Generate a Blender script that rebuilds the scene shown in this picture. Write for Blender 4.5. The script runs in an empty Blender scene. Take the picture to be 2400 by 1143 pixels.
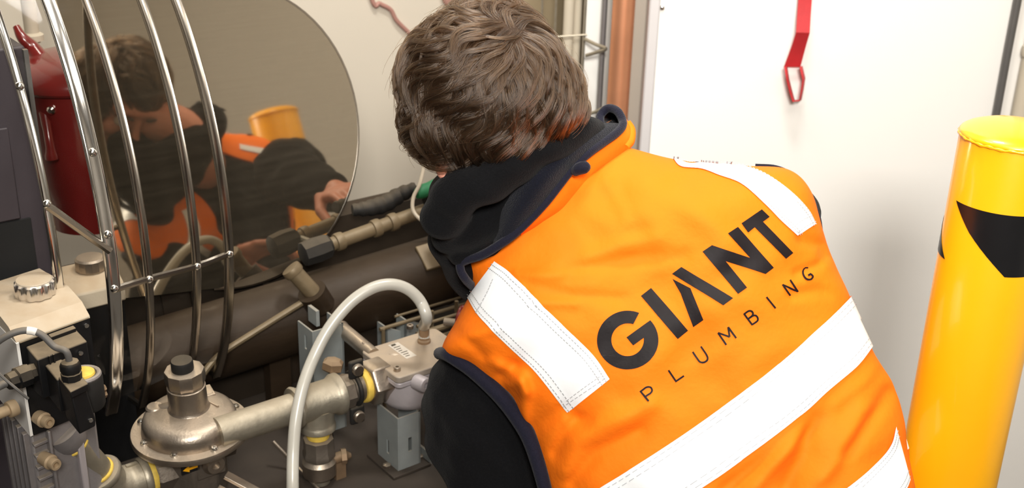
import bpy, bmesh, math, random
import numpy as np
from mathutils import Vector, Matrix
from mathutils.bvhtree import BVHTree
from mathutils.geometry import tessellate_polygon
random.seed(4); rng = np.random.default_rng(4)
SC = bpy.context.scene; COL = SC.collection
PI = math.pi

# ---------------------------------------------------------------- camera, world, lights, exposure
FPX, CX, CY = 2800.0, 1200.0, 571.5
PITCH, ROLL = math.radians(22.9), math.radians(1.6)
CAM = np.array([0, 0, 1.75])
FW = np.array([0, math.cos(PITCH), -math.sin(PITCH)])
_r0 = np.array([1.0, 0, 0]); _u0 = np.array([0, math.sin(PITCH), math.cos(PITCH)])
RT = _r0 * math.cos(ROLL) + _u0 * math.sin(ROLL)
UP = _u0 * math.cos(ROLL) - _r0 * math.sin(ROLL)
cam = bpy.data.cameras.new('camera'); cam.lens = 36 * FPX / 2400; cam.sensor_width = 36
cam.clip_start = 0.05; cam.dof.use_dof = True; cam.dof.focus_distance = 1.52; cam.dof.aperture_fstop = 7.1
camo = bpy.data.objects.new('camera', cam); COL.objects.link(camo)
camo.matrix_world = Matrix(((RT[0], UP[0], -FW[0], CAM[0]), (RT[1], UP[1], -FW[1], CAM[1]), (RT[2], UP[2], -FW[2], CAM[2]), (0, 0, 0, 1)))
SC.camera = camo
w = bpy.data.worlds.new('world'); SC.world = w; w.use_nodes = True
w.node_tree.nodes['Background'].inputs[0].default_value = (1, .93, .84, 1)
w.node_tree.nodes['Background'].inputs[1].default_value = 0.05

def area(name, loc, target, sx, sy, power, color):
    l = bpy.data.lights.new(name, 'AREA'); l.shape = 'RECTANGLE'; l.size = sx; l.size_y = sy; l.energy = power; l.color = color
    o = bpy.data.objects.new(name, l); COL.objects.link(o); o.location = loc
    o.rotation_euler = (Vector(target) - Vector(loc)).to_track_quat('-Z', 'Y').to_euler()
    return o
area('ceiling_light', (0.5, 0.4, 3.1), (0.5, 0.6, 0), 1.6, 0.9, 32, (1, .94, .85))
area('machine_light', (-0.45, 1.75, 3.1), (-0.3, 1.9, 0), 0.5, 0.3, 12, (1, .93, .82))
area('work_light', (0.15, -0.75, 2.45), (0.25, 2.2, 1.45), 0.5, 0.4, 20, (1, .96, .90)).data.spread = math.radians(75)
area('added_wall_light', (0.22, 1.75, 3.1), (0.45, 2.7, 1.1), 0.4, 0.3, 32, (1, .97, .92))  # added light without a known fixture, brightens the white wall and the recess
SC.view_settings.view_transform = 'Standard'; SC.view_settings.look = 'None'
SC.view_settings.exposure = 0.0; SC.view_settings.gamma = 1.0; SC.view_settings.use_curve_mapping = False
SC.cycles.use_denoising = True

# ---------------------------------------------------------------- helpers
def P(px, py, d): return CAM + d * ((px - CX) / FPX * RT - (py - CY) / FPX * UP + FW)
def PIX(q):
    q = np.asarray(q) - CAM; d = q @ FW
    return np.stack([CX + FPX * (q @ RT) / d, CY - FPX * (q @ UP) / d, d], -1)
def HP(px, py, z):                     # the point of a horizontal plane at height z seen at a pixel
    r = P(px, py, 1) - CAM
    return CAM + r * ((z - CAM[2]) / r[2])
Z = np.array([0, 0, 1.0])
PN = np.array([-0.59960, 0.76520, -0.23442]); PN /= np.linalg.norm(PN)   # away-facing normal of the polished cover
PH = 1.93
NN = np.array([PN[0], PN[1], 0]); NN /= np.linalg.norm(NN)              # horizontal, into the machine
AA = np.array([NN[1], -NN[0], 0])                                       # horizontal, along the machine
PV = np.cross(AA, PN); PV /= np.linalg.norm(PV); PV = PV if PV[2] > 0 else -PV
def PP(px, py, off=0.0):               # point on the plane of the polished cover (off: further away)
    r = P(px, py, 1) - CAM
    return CAM + r * ((PH + off) / (PN @ r))
def unit(v): v = np.asarray(v, float); return v / np.linalg.norm(v)
def frame(axis):
    a = unit(axis); t = Z if abs(a[2]) < .9 else np.array([1.0, 0, 0])
    x = unit(np.cross(t, a)); return x, np.cross(a, x), a
def catmull(pts, n):
    pts = np.asarray(pts, float); k = len(pts)
    ext = np.vstack([2 * pts[0] - pts[1], pts, 2 * pts[-1] - pts[-2]])
    out = []
    for t in np.linspace(0, k - 1 - 1e-9, n):
        i = int(t); f = t - i; a, b, c, d = ext[i], ext[i + 1], ext[i + 2], ext[i + 3]
        out.append(.5 * ((2 * b) + (c - a) * f + (2 * a - 5 * b + 4 * c - d) * f * f + (3 * b - a - 3 * c + d) * f ** 3))
    return np.array(out)

class MB:
    def __init__(s): s.v = []; s.f = []; s.n = 0
    def add(s, V, F):
        V = np.asarray(V, float).reshape(-1, 3); s.v.append(V); s.f += [tuple(int(i) + s.n for i in f) for f in F]; s.n += len(V); return s
    def box(s, c, x, y, z):            # centre and half-vectors
        c, x, y, z = (np.asarray(q, float) for q in (c, x, y, z))
        V = [c + i * x + j * y + k * z for k in (-1, 1) for j in (-1, 1) for i in (-1, 1)]
        F = [(0, 2, 3, 1), (4, 5, 7, 6), (0, 1, 5, 4), (2, 6, 7, 3), (0, 4, 6, 2), (1, 3, 7, 5)]
        if np.dot(np.cross(x, y), z) < 0: F = [f[::-1] for f in F]
        return s.add(V, F)
    def prism(s, poly, ex):
        poly = np.asarray(poly, float); k = len(poly); ex = np.asarray(ex, float)
        F = [tuple(range(k))[::-1], tuple(range(k, 2 * k))] + [(i, (i + 1) % k, k + (i + 1) % k, k + i) for i in range(k)]
        nrm = sum(np.cross(poly[i] - poly[0], poly[(i + 1) % k] - poly[0]) for i in range(1, k - 1))
        if nrm @ ex < 0: F = [f[::-1] for f in F]
        return s.add(np.vstack([poly, poly + ex]), F)
    def grid(s, G, closed=False):      # G: rows x cols x 3
        G = np.asarray(G, float); r, c = G.shape[:2]; F = []
        for i in range(r - 1):
            for j in range(c if closed else c - 1):
                k = (j + 1) % c; F.append((i * c + j, i * c + k, (i + 1) * c + k, (i + 1) * c + j))
        return s.add(G.reshape(-1, 3), F)
    def tube(s, pts, r, n=16, cap=True, flat=None):
        pts = np.asarray(pts, float); m = len(pts); r = np.full(m, r) if np.isscalar(r) else np.asarray(r, float)
        T = np.gradient(pts, axis=0); x, y, _ = frame(T[0]); G = []
        for i in range(m):
            t = unit(T[i]); x = unit(x - t * (x @ t)); y = np.cross(t, x)
            a = np.linspace(0, 2 * PI, n, endpoint=False)
            G.append(pts[i] + r[i] * (np.cos(a)[:, None] * x + np.sin(a)[:, None] * y))
        b = s.n; s.grid(np.array(G), True)
        if cap: s.f += [tuple(b + j for j in range(n))[::-1], tuple(b + (m - 1) * n + j for j in range(n))]
        return s
    def lathe(s, c, axis, prof, n=40, squash=None):   # prof: (radius, height along axis)
        x, y, a = frame(axis); c = np.asarray(c, float); th = np.linspace(0, 2 * PI, n, endpoint=False)
        G = [c + a * h + max(r, 1e-5) * (np.cos(th)[:, None] * x + np.sin(th)[:, None] * y) for r, h in prof]
        b = s.n; s.grid(np.array(G), True); m = len(prof)
        s.f += [tuple(b + j for j in range(n))[::-1], tuple(b + (m - 1) * n + j for j in range(n))]
        return s
    def cyl(s, a, b, r, n=24):
        a = np.asarray(a, float); b = np.asarray(b, float); L = np.linalg.norm(b - a)
        return s.lathe(a, b - a, [(r, 0), (r, L)], n)
    def bead(s, c, axis, r, h, n=32):  # rounded ring / washer-like bead
        return s.lathe(c, axis, [(r * .8, -h), (r * .95, -h * .9), (r, -h * .4), (r, h * .4), (r * .95, h * .9), (r * .8, h)], n)
    def ball(s, c, r, sc=(1, 1, 1), R=None, n=16):
        R = np.eye(3) if R is None else np.array(R); G = []
        for i in range(n + 1):
            ph = -PI / 2 + PI * i / n; th = np.linspace(0, 2 * PI, 2 * n, endpoint=False)
            q = np.stack([np.cos(ph) * np.cos(th) * sc[0], np.cos(ph) * np.sin(th) * sc[1], np.full(2 * n, np.sin(ph)) * sc[2]], -1) * r
            G.append(np.asarray(c) + q @ R)
        return s.grid(np.array(G), True)
    def torus(s, c, axis, R, r, n=40, m=10):
        x, y, a = frame(axis); th = np.linspace(0, 2 * PI, n, endpoint=False)
        G = []
        for q in np.linspace(0, 2 * PI, m, endpoint=False):
            rad = R + r * math.cos(q); G.append(np.asarray(c) + a * r * math.sin(q) + rad * (np.cos(th)[:, None] * x + np.sin(th)[:, None] * y))
        G.append(G[0]); return s.grid(np.array(G), True)

def make_mesh(name, V, F, mat, smooth=35):
    me = bpy.data.meshes.new(name); me.from_pydata([tuple(q) for q in V], [], F); me.validate(); me.update()
    if mat: me.materials.append(mat)
    if smooth:
        me.polygons.foreach_set('use_smooth', [True] * len(me.polygons)); me.set_sharp_from_angle(angle=math.radians(smooth))
    return me
def wloc(o):
    l = np.zeros(3)
    while o is not None: l += np.array(o.location); o = o.parent
    return l
def obj(name, mb, mat, parent=None, label=None, smooth=35, bevel=0, fixn=False):
    V = np.vstack(mb.v)
    base = wloc(parent) if parent is not None else np.zeros(3)
    if parent is None: loc = np.array([V[:, 0].mean(), V[:, 1].mean(), V[:, 2].min()])
    else: loc = np.zeros(3)
    me = make_mesh(name, V - base - loc, mb.f, mat, smooth)
    if fixn:
        bm = bmesh.new(); bm.from_mesh(me); bmesh.ops.recalc_face_normals(bm, faces=bm.faces); bm.to_mesh(me); bm.free()
    o = bpy.data.objects.new(name, me); COL.objects.link(o); o.location = loc
    if parent is not None: o.parent = parent
    if label: o['label'] = label
    if bevel:
        b = o.modifiers.new('bevel', 'BEVEL'); b.width = bevel; b.segments = 2; b.limit_method = 'ANGLE'; b.angle_limit = math.radians(40)
    return o
def tag(o, label, cat, group=None):
    o['label'] = label; o['category'] = cat
    if group: o['group'] = group
    return o
def thing(name, label, cat, loc, group=None):
    o = bpy.data.objects.new(name, None); COL.objects.link(o); o.location = loc; o.empty_display_size = .05
    return tag(o, label, cat, group)
def struct(o): o['kind'] = 'structure'; return o
def subcopy(o, name, parent, delta):
    c = o.copy(); COL.objects.link(c); c.name = name; c.parent = parent; c.location = np.array(o.location) + delta; return c

def mat(name, col, rough=.5, metal=0.0, var=.12, scale=40, bump=0.0, bscale=200, dust=0.0, dustcol=(.33, .26, .17), spec=.5, coat=0, sheen=0, detail=4, stretch=None):
    m = bpy.data.materials.new(name); m.use_nodes = True; nt = m.node_tree; N = nt.nodes; L = nt.links
    b = N['Principled BSDF']; b.inputs['Roughness'].default_value = rough; b.inputs['Metallic'].default_value = metal
    b.inputs['Specular IOR Level'].default_value = spec
    if coat: b.inputs['Coat Weight'].default_value = coat; b.inputs['Coat Roughness'].default_value = .08
    if sheen: b.inputs['Sheen Weight'].default_value = sheen; b.inputs['Sheen Roughness'].default_value = .5
    tc = N.new('ShaderNodeTexCoord'); src = tc.outputs['Object']
    if stretch:
        mp = N.new('ShaderNodeMapping'); mp.inputs['Scale'].default_value = stretch; L.new(src, mp.inputs[0]); src = mp.outputs[0]
    no = N.new('ShaderNodeTexNoise'); no.inputs['Scale'].default_value = scale; no.inputs['Detail'].default_value = detail
    L.new(src, no.inputs['Vector'])
    mx = N.new('ShaderNodeMix'); mx.data_type = 'RGBA'
    mx.inputs[6].default_value = (*[c * (1 - var) for c in col], 1); mx.inputs[7].default_value = (*[min(1, c * (1 + var)) for c in col], 1)
    L.new(no.outputs['Fac'], mx.inputs[0]); out = mx.outputs[2]
    if dust:
        ge = N.new('ShaderNodeNewGeometry'); sx = N.new('ShaderNodeSeparateXYZ'); L.new(ge.outputs['Normal'], sx.inputs[0])
        mr = N.new('ShaderNodeMapRange'); mr.inputs[1].default_value = .25; mr.inputs[2].default_value = .95; mr.inputs[3].default_value = 0; mr.inputs[4].default_value = dust
        L.new(sx.outputs[2], mr.inputs[0])
        n2 = N.new('ShaderNodeTexNoise'); n2.inputs['Scale'].default_value = 30; n2.inputs['Detail'].default_value = 6; L.new(tc.outputs['Object'], n2.inputs['Vector'])
        m2 = N.new('ShaderNodeMapRange'); m2.inputs[1].default_value = .3; m2.inputs[2].default_value = .6; m2.inputs[3].default_value = .55; m2.inputs[4].default_value = 1; L.new(n2.outputs['Fac'], m2.inputs[0])
        mu = N.new('ShaderNodeMath'); mu.operation = 'MULTIPLY'; L.new(mr.outputs[0], mu.inputs[0]); L.new(m2.outputs[0], mu.inputs[1])
        d = N.new('ShaderNodeMix'); d.data_type = 'RGBA'; L.new(mu.outputs[0], d.inputs[0]); L.new(out, d.inputs[6]); d.inputs[7].default_value = (*dustcol, 1); out = d.outputs[2]
        r = N.new('ShaderNodeMix'); L.new(mu.outputs[0], r.inputs[0]); r.inputs[2].default_value = rough; r.inputs[3].default_value = .9; L.new(r.outputs[0], b.inputs['Roughness'])
        if metal:
            q = N.new('ShaderNodeMix'); L.new(mu.outputs[0], q.inputs[0]); q.inputs[2].default_value = metal; q.inputs[3].default_value = 0; L.new(q.outputs[0], b.inputs['Metallic'])
    L.new(out, b.inputs['Base Color'])
    if bump:
        bn = N.new('ShaderNodeTexNoise'); bn.inputs['Scale'].default_value = bscale; bn.inputs['Detail'].default_value = 5; L.new(src, bn.inputs['Vector'])
        bp = N.new('ShaderNodeBump'); bp.inputs['Strength'].default_value = bump; bp.inputs['Distance'].default_value = .002
        L.new(bn.outputs['Fac'], bp.inputs['Height']); L.new(bp.outputs[0], b.inputs['Normal'])
    return m

M = {}
M['wall'] = mat('white_wall_paint', (.86, .84, .80), .45, var=.03, scale=3, bump=.05, bscale=90)
M['cream'] = mat('cream_panel_paint', (.66, .60, .50), .35, var=.06, scale=2.5, bump=.06, bscale=30)
M['ceil'] = mat('grey_ceiling', (.30, .28, .25), .7, var=.1, scale=3)
M['backwall'] = mat('grey_wall_paint', (.42, .39, .34), .6, var=.05, scale=3)
M['floor'] = mat('concrete_floor', (.13, .12, .11), .7, var=.2, scale=6)
M['orange'] = mat('hi_vis_orange_cloth', (.95, .190, .005), .75, var=.05, scale=18, bump=.35, bscale=110, spec=.2)
M['tape'] = mat('reflective_tape', (.86, .88, .90), .42, var=.04, scale=25, bump=.12, bscale=120)
M['stitch'] = mat('grey_thread', (.42, .43, .45), .8)
M['print'] = mat('black_print', (.011, .008, .009), .6, var=.4, scale=30, bump=.3, bscale=60, spec=.18)
M['navy'] = mat('navy_fleece', (.0055, .006, .011), .95, var=.35, scale=350, bump=.9, bscale=600, sheen=.1, spec=.08)
M['binding'] = mat('navy_binding', (.008, .008, .018), .8, var=.3, scale=300, bump=.5, bscale=500, sheen=.1, spec=.15)
M['black'] = mat('black_sweatshirt', (.0048, .0048, .0055), .95, var=.3, scale=300, bump=.6, bscale=500, sheen=.05, spec=.06)
M['trouser'] = mat('dark_work_trousers', (.02, .022, .03), .9, var=.3, scale=60)
M['boot'] = mat('brown_leather_boot', (.10, .06, .03), .6, var=.3, scale=30)
M['skin'] = mat('skin', (.62, .27, .19), .5, var=.1, scale=60, bump=.15, bscale=300)
M['brow'] = mat('brown_brow_hair', (.05, .03, .02), .8)
M['eye'] = mat('eye_white', (.75, .72, .68), .2)
M['steel'] = mat('bright_steel', (.78, .76, .72), .16, 1, var=.08, scale=30)
M['hoop2'] = mat('dull_steel_strip', (.36, .32, .27), .26, 1, var=.12, scale=30)
M['galv'] = mat('galvanised_pipe', (.42, .38, .30), .42, .8, var=.25, scale=50, bump=.3, bscale=120, dust=.5)
M['cast'] = mat('cast_aluminium', (.40, .34, .28), .32, .95, var=.16, scale=60, bump=.18, bscale=260, dust=.35)
M['darkcast'] = mat('dark_cast_metal', (.20, .17, .14), .5, .8, var=.25, scale=50, bump=.25, bscale=160, dust=.6)
M['alu'] = mat('grey_die_cast_body', (.29, .27, .27), .5, .55, var=.12, scale=70, bump=.2, bscale=250, dust=.6)
M['boxlid'] = mat('grey_painted_lid', (.34, .29, .24), .5, .3, var=.1, scale=60, bump=.15, bscale=250, dust=.85, dustcol=(.42, .33, .235))
M['boxbody'] = mat('lilac_grey_casting', (.42, .38, .39), .5, .3, var=.08, scale=60, bump=.12, bscale=250)
M['strut'] = mat('blue_grey_strut', (.30, .325, .32), .5, .35, var=.2, scale=30, bump=.12, bscale=120, dust=.5)
M['blackplastic'] = mat('black_plastic', (.006, .006, .0065), .5, var=.3, scale=60, bump=.1, bscale=300, spec=.3, dust=.85, dustcol=(.27, .21, .135))
M['rubber'] = mat('black_rubber', (.012, .011, .010), .7, var=.3, scale=60, dust=.2, spec=.3)
M['beige'] = mat('beige_plastic', (.56, .49, .38), .55, var=.06, scale=40, bump=.12, bscale=300, dust=.8, dustcol=(.44, .33, .215))
M['hose'] = mat('milky_plastic_hose', (.46, .44, .385), .28, var=.08, scale=40, spec=.6)
M['yellowtape'] = mat('yellow_thread_tape', (.72, .50, .08), .6, var=.35, scale=120)
M['brass'] = mat('dusty_brass', (.30, .20, .12), .45, .6, var=.25, scale=60, dust=.5)
M['oldbrass'] = mat('old_brown_pipe', (.155, .115, .065), .45, .3, var=.3, scale=40, bump=.2, bscale=120, dust=.3, dustcol=(.19, .145, .085))
M['tanbolt'] = mat('dusty_tan_bolt', (.42, .31, .19), .55, .3, var=.2, scale=60, dust=.6, dustcol=(.45, .33, .20))
M['copper'] = mat('copper_pipe', (.72, .33, .18), .42, .75, var=.15, scale=15)
M['red'] = mat('red_enamel', (.17, .016, .014), .22, var=.15, scale=12, coat=.6)
M['strap'] = mat('red_webbing', (.48, .018, .022), .6, var=.15, scale=60, bump=.2, bscale=400)
M['cabinet'] = mat('dark_violet_enamel', (.045, .036, .042), .5, var=.15, scale=20, bump=.1, bscale=300)
M['blackhole'] = mat('matte_black', (.006, .006, .006), .9)
M['casing'] = mat('dark_brown_casing', (.020, .0145, .010), .32, .0, var=.35, scale=7, bump=.15, bscale=40, spec=.3)
M['deck'] = mat('dusty_brown_deck', (.036, .026, .018), .8, var=.4, scale=14, bump=.3, bscale=80)
M['duct'] = mat('brown_dusty_duct', (.030, .019, .011), .45, .2, var=.5, scale=9, bump=.3, bscale=40, dust=.3, dustcol=(.060, .042, .025), stretch=(1, 1, 3), spec=.25)
M['yellow'] = mat('yellow_bollard_paint', (.95, .44, .004), .32, var=.06, scale=9, bump=.08, bscale=60, coat=.4)
M['decal'] = mat('black_decal', (.008, .008, .009), .3, var=.2, scale=40)
M['greypipe'] = mat('beige_pipe', (.52, .46, .36), .5, var=.06, scale=20)
M['cable'] = mat('grey_cable', (.10, .095, .09), .55, var=.2, scale=30, dust=.4)
M['conduit'] = mat('grey_conduit', (.12, .115, .11), .4, .3, var=.1, scale=30)
M['white'] = mat('white_label', (.75, .72, .66), .6, var=.05)
M['label'] = mat('pale_label', (.55, .50, .43), .6, var=.12, scale=90)
M['trim'] = mat('grey_metal_trim', (.34, .30, .25), .5, .1, var=.1, scale=8)
M['trim2'] = mat('lilac_grey_trim', (.60, .58, .58), .45, .1, var=.06, scale=8)
M['green'] = mat('green_grip', (.01, .16, .06), .6, var=.3, scale=40)
M['pinkcable'] = mat('dull_red_cable', (.42, .22, .18), .6, var=.1)
M['tan'] = mat('tan_recess_board', (.36, .28, .17), .7, var=.2, scale=5)

def mirror_mat():
    m = bpy.data.materials.new('polished_dusty_steel'); m.use_nodes = True; nt = m.node_tree; N = nt.nodes; L = nt.links
    b = N['Principled BSDF']; b.inputs['Metallic'].default_value = 1; b.inputs['Roughness'].default_value = .035
    b.inputs['Base Color'].default_value = (.54, .47, .365, 1)
    d = N.new('ShaderNodeBsdfDiffuse'); d.inputs[0].default_value = (.17, .14, .10, 1)
    tc = N.new('ShaderNodeTexCoord'); mp = N.new('ShaderNodeMapping'); mp.inputs['Scale'].default_value = (2, 2, 40); L.new(tc.outputs['Object'], mp.inputs[0])
    no = N.new('ShaderNodeTexNoise'); no.inputs['Scale'].default_value = 3; no.inputs['Detail'].default_value = 6; L.new(mp.outputs[0], no.inputs['Vector'])
    mr = N.new('ShaderNodeMapRange'); mr.inputs[3].default_value = .06; mr.inputs[4].default_value = .20; L.new(no.outputs['Fac'], mr.inputs[0])
    ms = N.new('ShaderNodeMixShader'); L.new(mr.outputs[0], ms.inputs[0]); L.new(b.outputs[0], ms.inputs[1]); L.new(d.outputs[0], ms.inputs[2])
    L.new(ms.outputs[0], N['Material Output'].inputs[0]); return m
M['mirror'] = mirror_mat()
def clear_mat():
    m = bpy.data.materials.new('clear_acrylic'); m.use_nodes = True; nt = m.node_tree; N = nt.nodes; L = nt.links
    N.remove(N['Principled BSDF'])
    t = N.new('ShaderNodeBsdfTransparent'); t.inputs[0].default_value = (.95, .94, .92, 1)
    g = N.new('ShaderNodeBsdfGlossy'); g.inputs['Roughness'].default_value = .06
    f = N.new('ShaderNodeFresnel'); f.inputs[0].default_value = 1.13
    ms = N.new('ShaderNodeMixShader'); L.new(f.outputs[0], ms.inputs[0]); L.new(t.outputs[0], ms.inputs[1]); L.new(g.outputs[0], ms.inputs[2])
    L.new(ms.outputs[0], N['Material Output'].inputs[0]); return m
M['clear'] = clear_mat()

# ---------------------------------------------------------------- the room
def slab(name, a, b, z0, z1, thick, m):     # a vertical wall from a to b (thick goes to the left of a->b)
    a = np.array([*a, 0.0]); b = np.array([*b, 0.0]); d = unit(b - a); nrm = np.array([-d[1], d[0], 0]) * thick
    q = MB().prism([a + Z * z0, b + Z * z0, b + Z * z1, a + Z * z1], nrm); return struct(obj(name, q, m, smooth=0))
struct(obj('floor', MB().box((0, .6, -.05), (3.2, 0, 0), (0, 3.6, 0), (0, 0, .05)), M['floor'], smooth=0))
struct(obj('ceiling', MB().box((0, .6, 3.25), (3.2, 0, 0), (0, 3.6, 0), (0, 0, .05)), M['ceil'], smooth=0))
WH = 2.45
def cw(t): q = NN * WH + AA * t; return (q[0], q[1])
WX = P(1530, 150, 2.62)[0]
struct(obj('wall_left', MB().prism([np.array([*cw(-1.55), 0]), np.array([*cw(2.75), 0]), np.array([*cw(2.75), 3.2]), np.array([*cw(-1.55), 3.2])], NN * .1), M['cream'], smooth=0))
slab('wall_back', (WX, 2.55), (2.6, 2.55), 0, 3.2, .08, M['wall'])
slab('wall_recess', (P(1366, 150, 2.85)[0], 2.80), (WX + .02, 2.80), 0, 3.2, .06, M['wall'])
slab('wall_right', (2.6, 2.63), (2.6, -2.6), 0, 3.2, .1, M['wall'])
slab('wall_front', (2.7, -2.6), (-3.0, -2.6), 0, 3.2, -.1, M['backwall'])
x0, y0 = cw(-1.55)
slab('wall_side', (x0 + .05, -2.7), (x0 + .05, y0 + .1), 0, 3.2, .1, M['backwall'])
# metal corner trim at the edge of the white wall
tx = WX
struct(obj('trim_1', MB().box((tx - .008, 2.575, 1.6), (.012, 0, 0), (0, .035, 0), (0, 0, 1.6)), M['trim2'], bevel=.004))
struct(obj('trim_2', MB().box((tx - .040, 2.62, 1.6), (.022, 0, 0), (0, .035, 0), (0, 0, 1.6)), M['trim'], bevel=.004))
q = P(1552, 18, 1); r_ = q - CAM; sc = (2.55 - CAM[1]) / r_[1]; sp = CAM + r_ * sc
wb_y = 2.55
def WB(px, py, off=0.0):      # point on the plane of the white wall
    r = P(px, py, 1) - CAM; return CAM + r * ((2.55 - off - CAM[1]) / r[1])
def CWP(px, py, off=0.0):     # point on the plane of the cream wall
    r = P(px, py, 1) - CAM; return CAM + r * ((WH - off) / (NN @ r))
tag(obj('wall_screw', MB().lathe(WB(1552, 18), (0, -1, 0), [(.006, 0), (.006, .002), (.004, .005), (.001, .006)], 20), M['steel']), 'small round steel screw head at the top edge of the white wall', 'screw')
# ---------------------------------------------------------------- the machine: skid, casing, polished cover
ZD = 0.65
def an(a, n_, z): return AA * a + NN * n_ + Z * z      # point from along / into / height
def AN(p): return float(p @ AA), float(p @ NN)
nf = AN(HP(600, 1200, ZD))[1] - .12
t = thing('machine_skid', 'dark dusty machine base plate under the gas pipework', 'machine base', an(0, nf + .5, 0))
obj('deck_plate', MB().box(an(-.05, nf + .33, ZD - .01), AA * 1.5, NN * .33, Z * .01), M['deck'], t, bevel=.003)
obj('skid_beam', MB().box(an(-.05, nf + .03, ZD / 2 - .011), AA * 1.5, NN * .03, Z * (ZD / 2 - .011)), M['casing'], t)
obj('skid_beam', MB().box(an(-.05, nf + .60, ZD / 2 - .011), AA * 1.5, NN * .03, Z * (ZD / 2 - .011)), M['casing'], t)

def plane_poly(pts, off): return np.array([PP(x, y, off) for x, y in pts])
z1 = PP(920, 478, .03)[2]
def pl(a, z, off):                    # point of the (leaning) machine face at along-coordinate a and height z
    c = CAM @ PN + PH + off; base = AA * a + Z * z
    return base + NN * ((c - base @ PN) / (NN @ PN))
t = thing('boiler_casing', 'dark brown leaning steel casing behind the gas pipework and below the polished cover', 'machine casing', pl(0, ZD, .3))
obj('front_sheet', MB().prism([pl(-1.5, ZD + .002, .03), pl(1.45, ZD + .002, .03), pl(1.45, z1, .03), pl(-1.5, z1, .03)], PN * .04), M['casing'], t)
obj('top_sheet', MB().prism([pl(-1.5, z1, .03), pl(1.45, z1, .03), pl(1.45, z1, .03) + NN * .06, pl(-1.5, z1, .03) + NN * .06], -Z * .02), M['duct'], t)
c = pl(-1.0, z1, .07)
# vertical ribs and a bolted seam on the casing
for px in (470, 640):
    a = AN(PP(px, 800, .03))[0]
    obj('rib', MB().prism([pl(a - .006, ZD + .01, .03), pl(a + .006, ZD + .01, .03), pl(a + .006, z1 - .02, .03), pl(a - .006, z1 - .02, .03)], -PN * .012), M['casing'], t)

outline = [(120, -60), (150, 80), (195, 270), (232, 440), (255, 560), (268, 650), (274, 700)]
th = np.linspace(PI / 2, -PI / 2, 40)
rightarc = [(500 + 338 * math.cos(a) ** .9 if math.cos(a) > 0 else 500, 318 + 358 * math.sin(a)) for a in th]
poly = outline + [(380, 690)] + rightarc
cv = MB(); pp = plane_poly(poly, 0.0); cv.prism(pp, PN * .024)
t = thing('polished_cover', 'large polished steel cover with a rounded end mirroring the bending man', 'metal cover', pl(-.45, 1.0, .012))
obj('face_plate', cv, M['mirror'], t, smooth=20)
rim = MB(); edge = plane_poly(rightarc[::-1], .012); rim.tube(edge, .004, 8); obj('rim', rim, M['hoop2'], t)
obj('bracket', MB().box(PP(420, 640, .06), AA * .05, PN * .035, PV * .08), M['casing'], t)

# ---------------------------------------------------------------- clear curved guard with steel hoops
HV = {1: (133.2, 630.8, 1.62), 2: (260.8, 625.4, 1.66), 3: (343.3, 604.6, 1.70), 4: (455.6, 560.1, 1.75), 5: (532.9, 547.8, 1.79)}
HR = .5
def hoop(i, a, dr=0.0):
    V = P(*HV[i]); c = V + NN * HR
    return c + (HR + dr) * (-NN * math.cos(a) + Z * math.sin(a))
def hoop_at(i, y, dr=0.0):
    A_ = np.radians(np.linspace(-50, 75, 500)); q = np.array([PIX(hoop(i, a, dr))[1] for a in A_]); return A_[np.argmin(abs(q - y))]
t = thing('machine_guard', 'clear curved plastic guard held by five bright steel hoops', 'guard', hoop(3, -.5))
amin = {1: math.radians(-22), 2: hoop_at(2, 965), 3: hoop_at(3, 950), 4: hoop_at(4, 900), 5: hoop_at(5, 880)}
amax = math.radians(66)
for i, wd in ((1, .0060), (2, .0098), (3, .0058), (4, .0062), (5, .0074)):
    A_ = np.linspace(amin[i], amax, 60); G = []
    for a in A_:
        c = hoop(i, a); ra = unit(-NN * math.cos(a) + Z * math.sin(a))
        q = np.linspace(0, 2 * PI, 14, endpoint=False)
        G.append([c + AA * wd * math.copysign(abs(math.cos(k)) ** .7, math.cos(k)) + ra * (.0042 * math.copysign(abs(math.sin(k)) ** .7, math.sin(k)) + (.0016 if abs(math.cos(k)) > .35 and math.sin(k) > 0 else 0)) for k in q])
    m = MB(); m.grid(np.array(G), True); m.f += [tuple(range(14))[::-1], tuple(59 * 14 + k for k in range(14))]
    obj('hoop', m, M['steel'] if i < 3 else M['hoop2'], t, 'bright polished steel hoop' if i < 3 else None, smooth=50)
G = []
for i in range(1, 6):
    lo = max(amin[i], amin[2] * .9); G.append([hoop(i, a, -.005) for a in np.linspace(lo, amax, 40)])
m = MB().grid(np.array(G)); sh = obj('clear_sheet', m, M['clear'], t, smooth=60)
def bar(pts, r=.0042): return MB().tube(catmull(pts, 24), r, 8)
b1 = [hoop(1, hoop_at(1, 482), .003), hoop(2, hoop_at(2, 585), .003)]
obj('cross_bar', MB().tube(np.linspace(b1[0], b1[1], 12), .0058, 8), M['hoop2'], t)
b2 = [hoop(2, hoop_at(2, 676), .002), hoop(3, hoop_at(3, 652), .002), hoop(4, hoop_at(4, 622), .002), hoop(5, hoop_at(5, 594), .002)]
obj('cross_bar', bar(b2, .0052), M['hoop2'], t)
for i, y in ((1, 205), (1, 478), (2, 356), (2, 548), (2, 672), (3, 652), (4, 622), (5, 594)):
    a = hoop_at(i, y); ra = unit(-NN * math.cos(a) + Z * math.sin(a))
    obj('rivet', MB().lathe(hoop(i, a, .004), ra, [(.0062, 0), (.0058, .002), (.004, .004), (.0015, .005)], 14), M['steel'], t)
for i in (2, 3, 4, 5):     # feet that carry the hoops back to the casing
    e = hoop(i, amin[i]); f_ = e + NN * .01
    tgt = pl(AN(e)[0], e[2] - .05, .03)
    obj('hoop_foot', MB().tube([e, e + (tgt - e) * .5 + Z * .012, tgt], .0045, 8), M['hoop2'], t)

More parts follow.
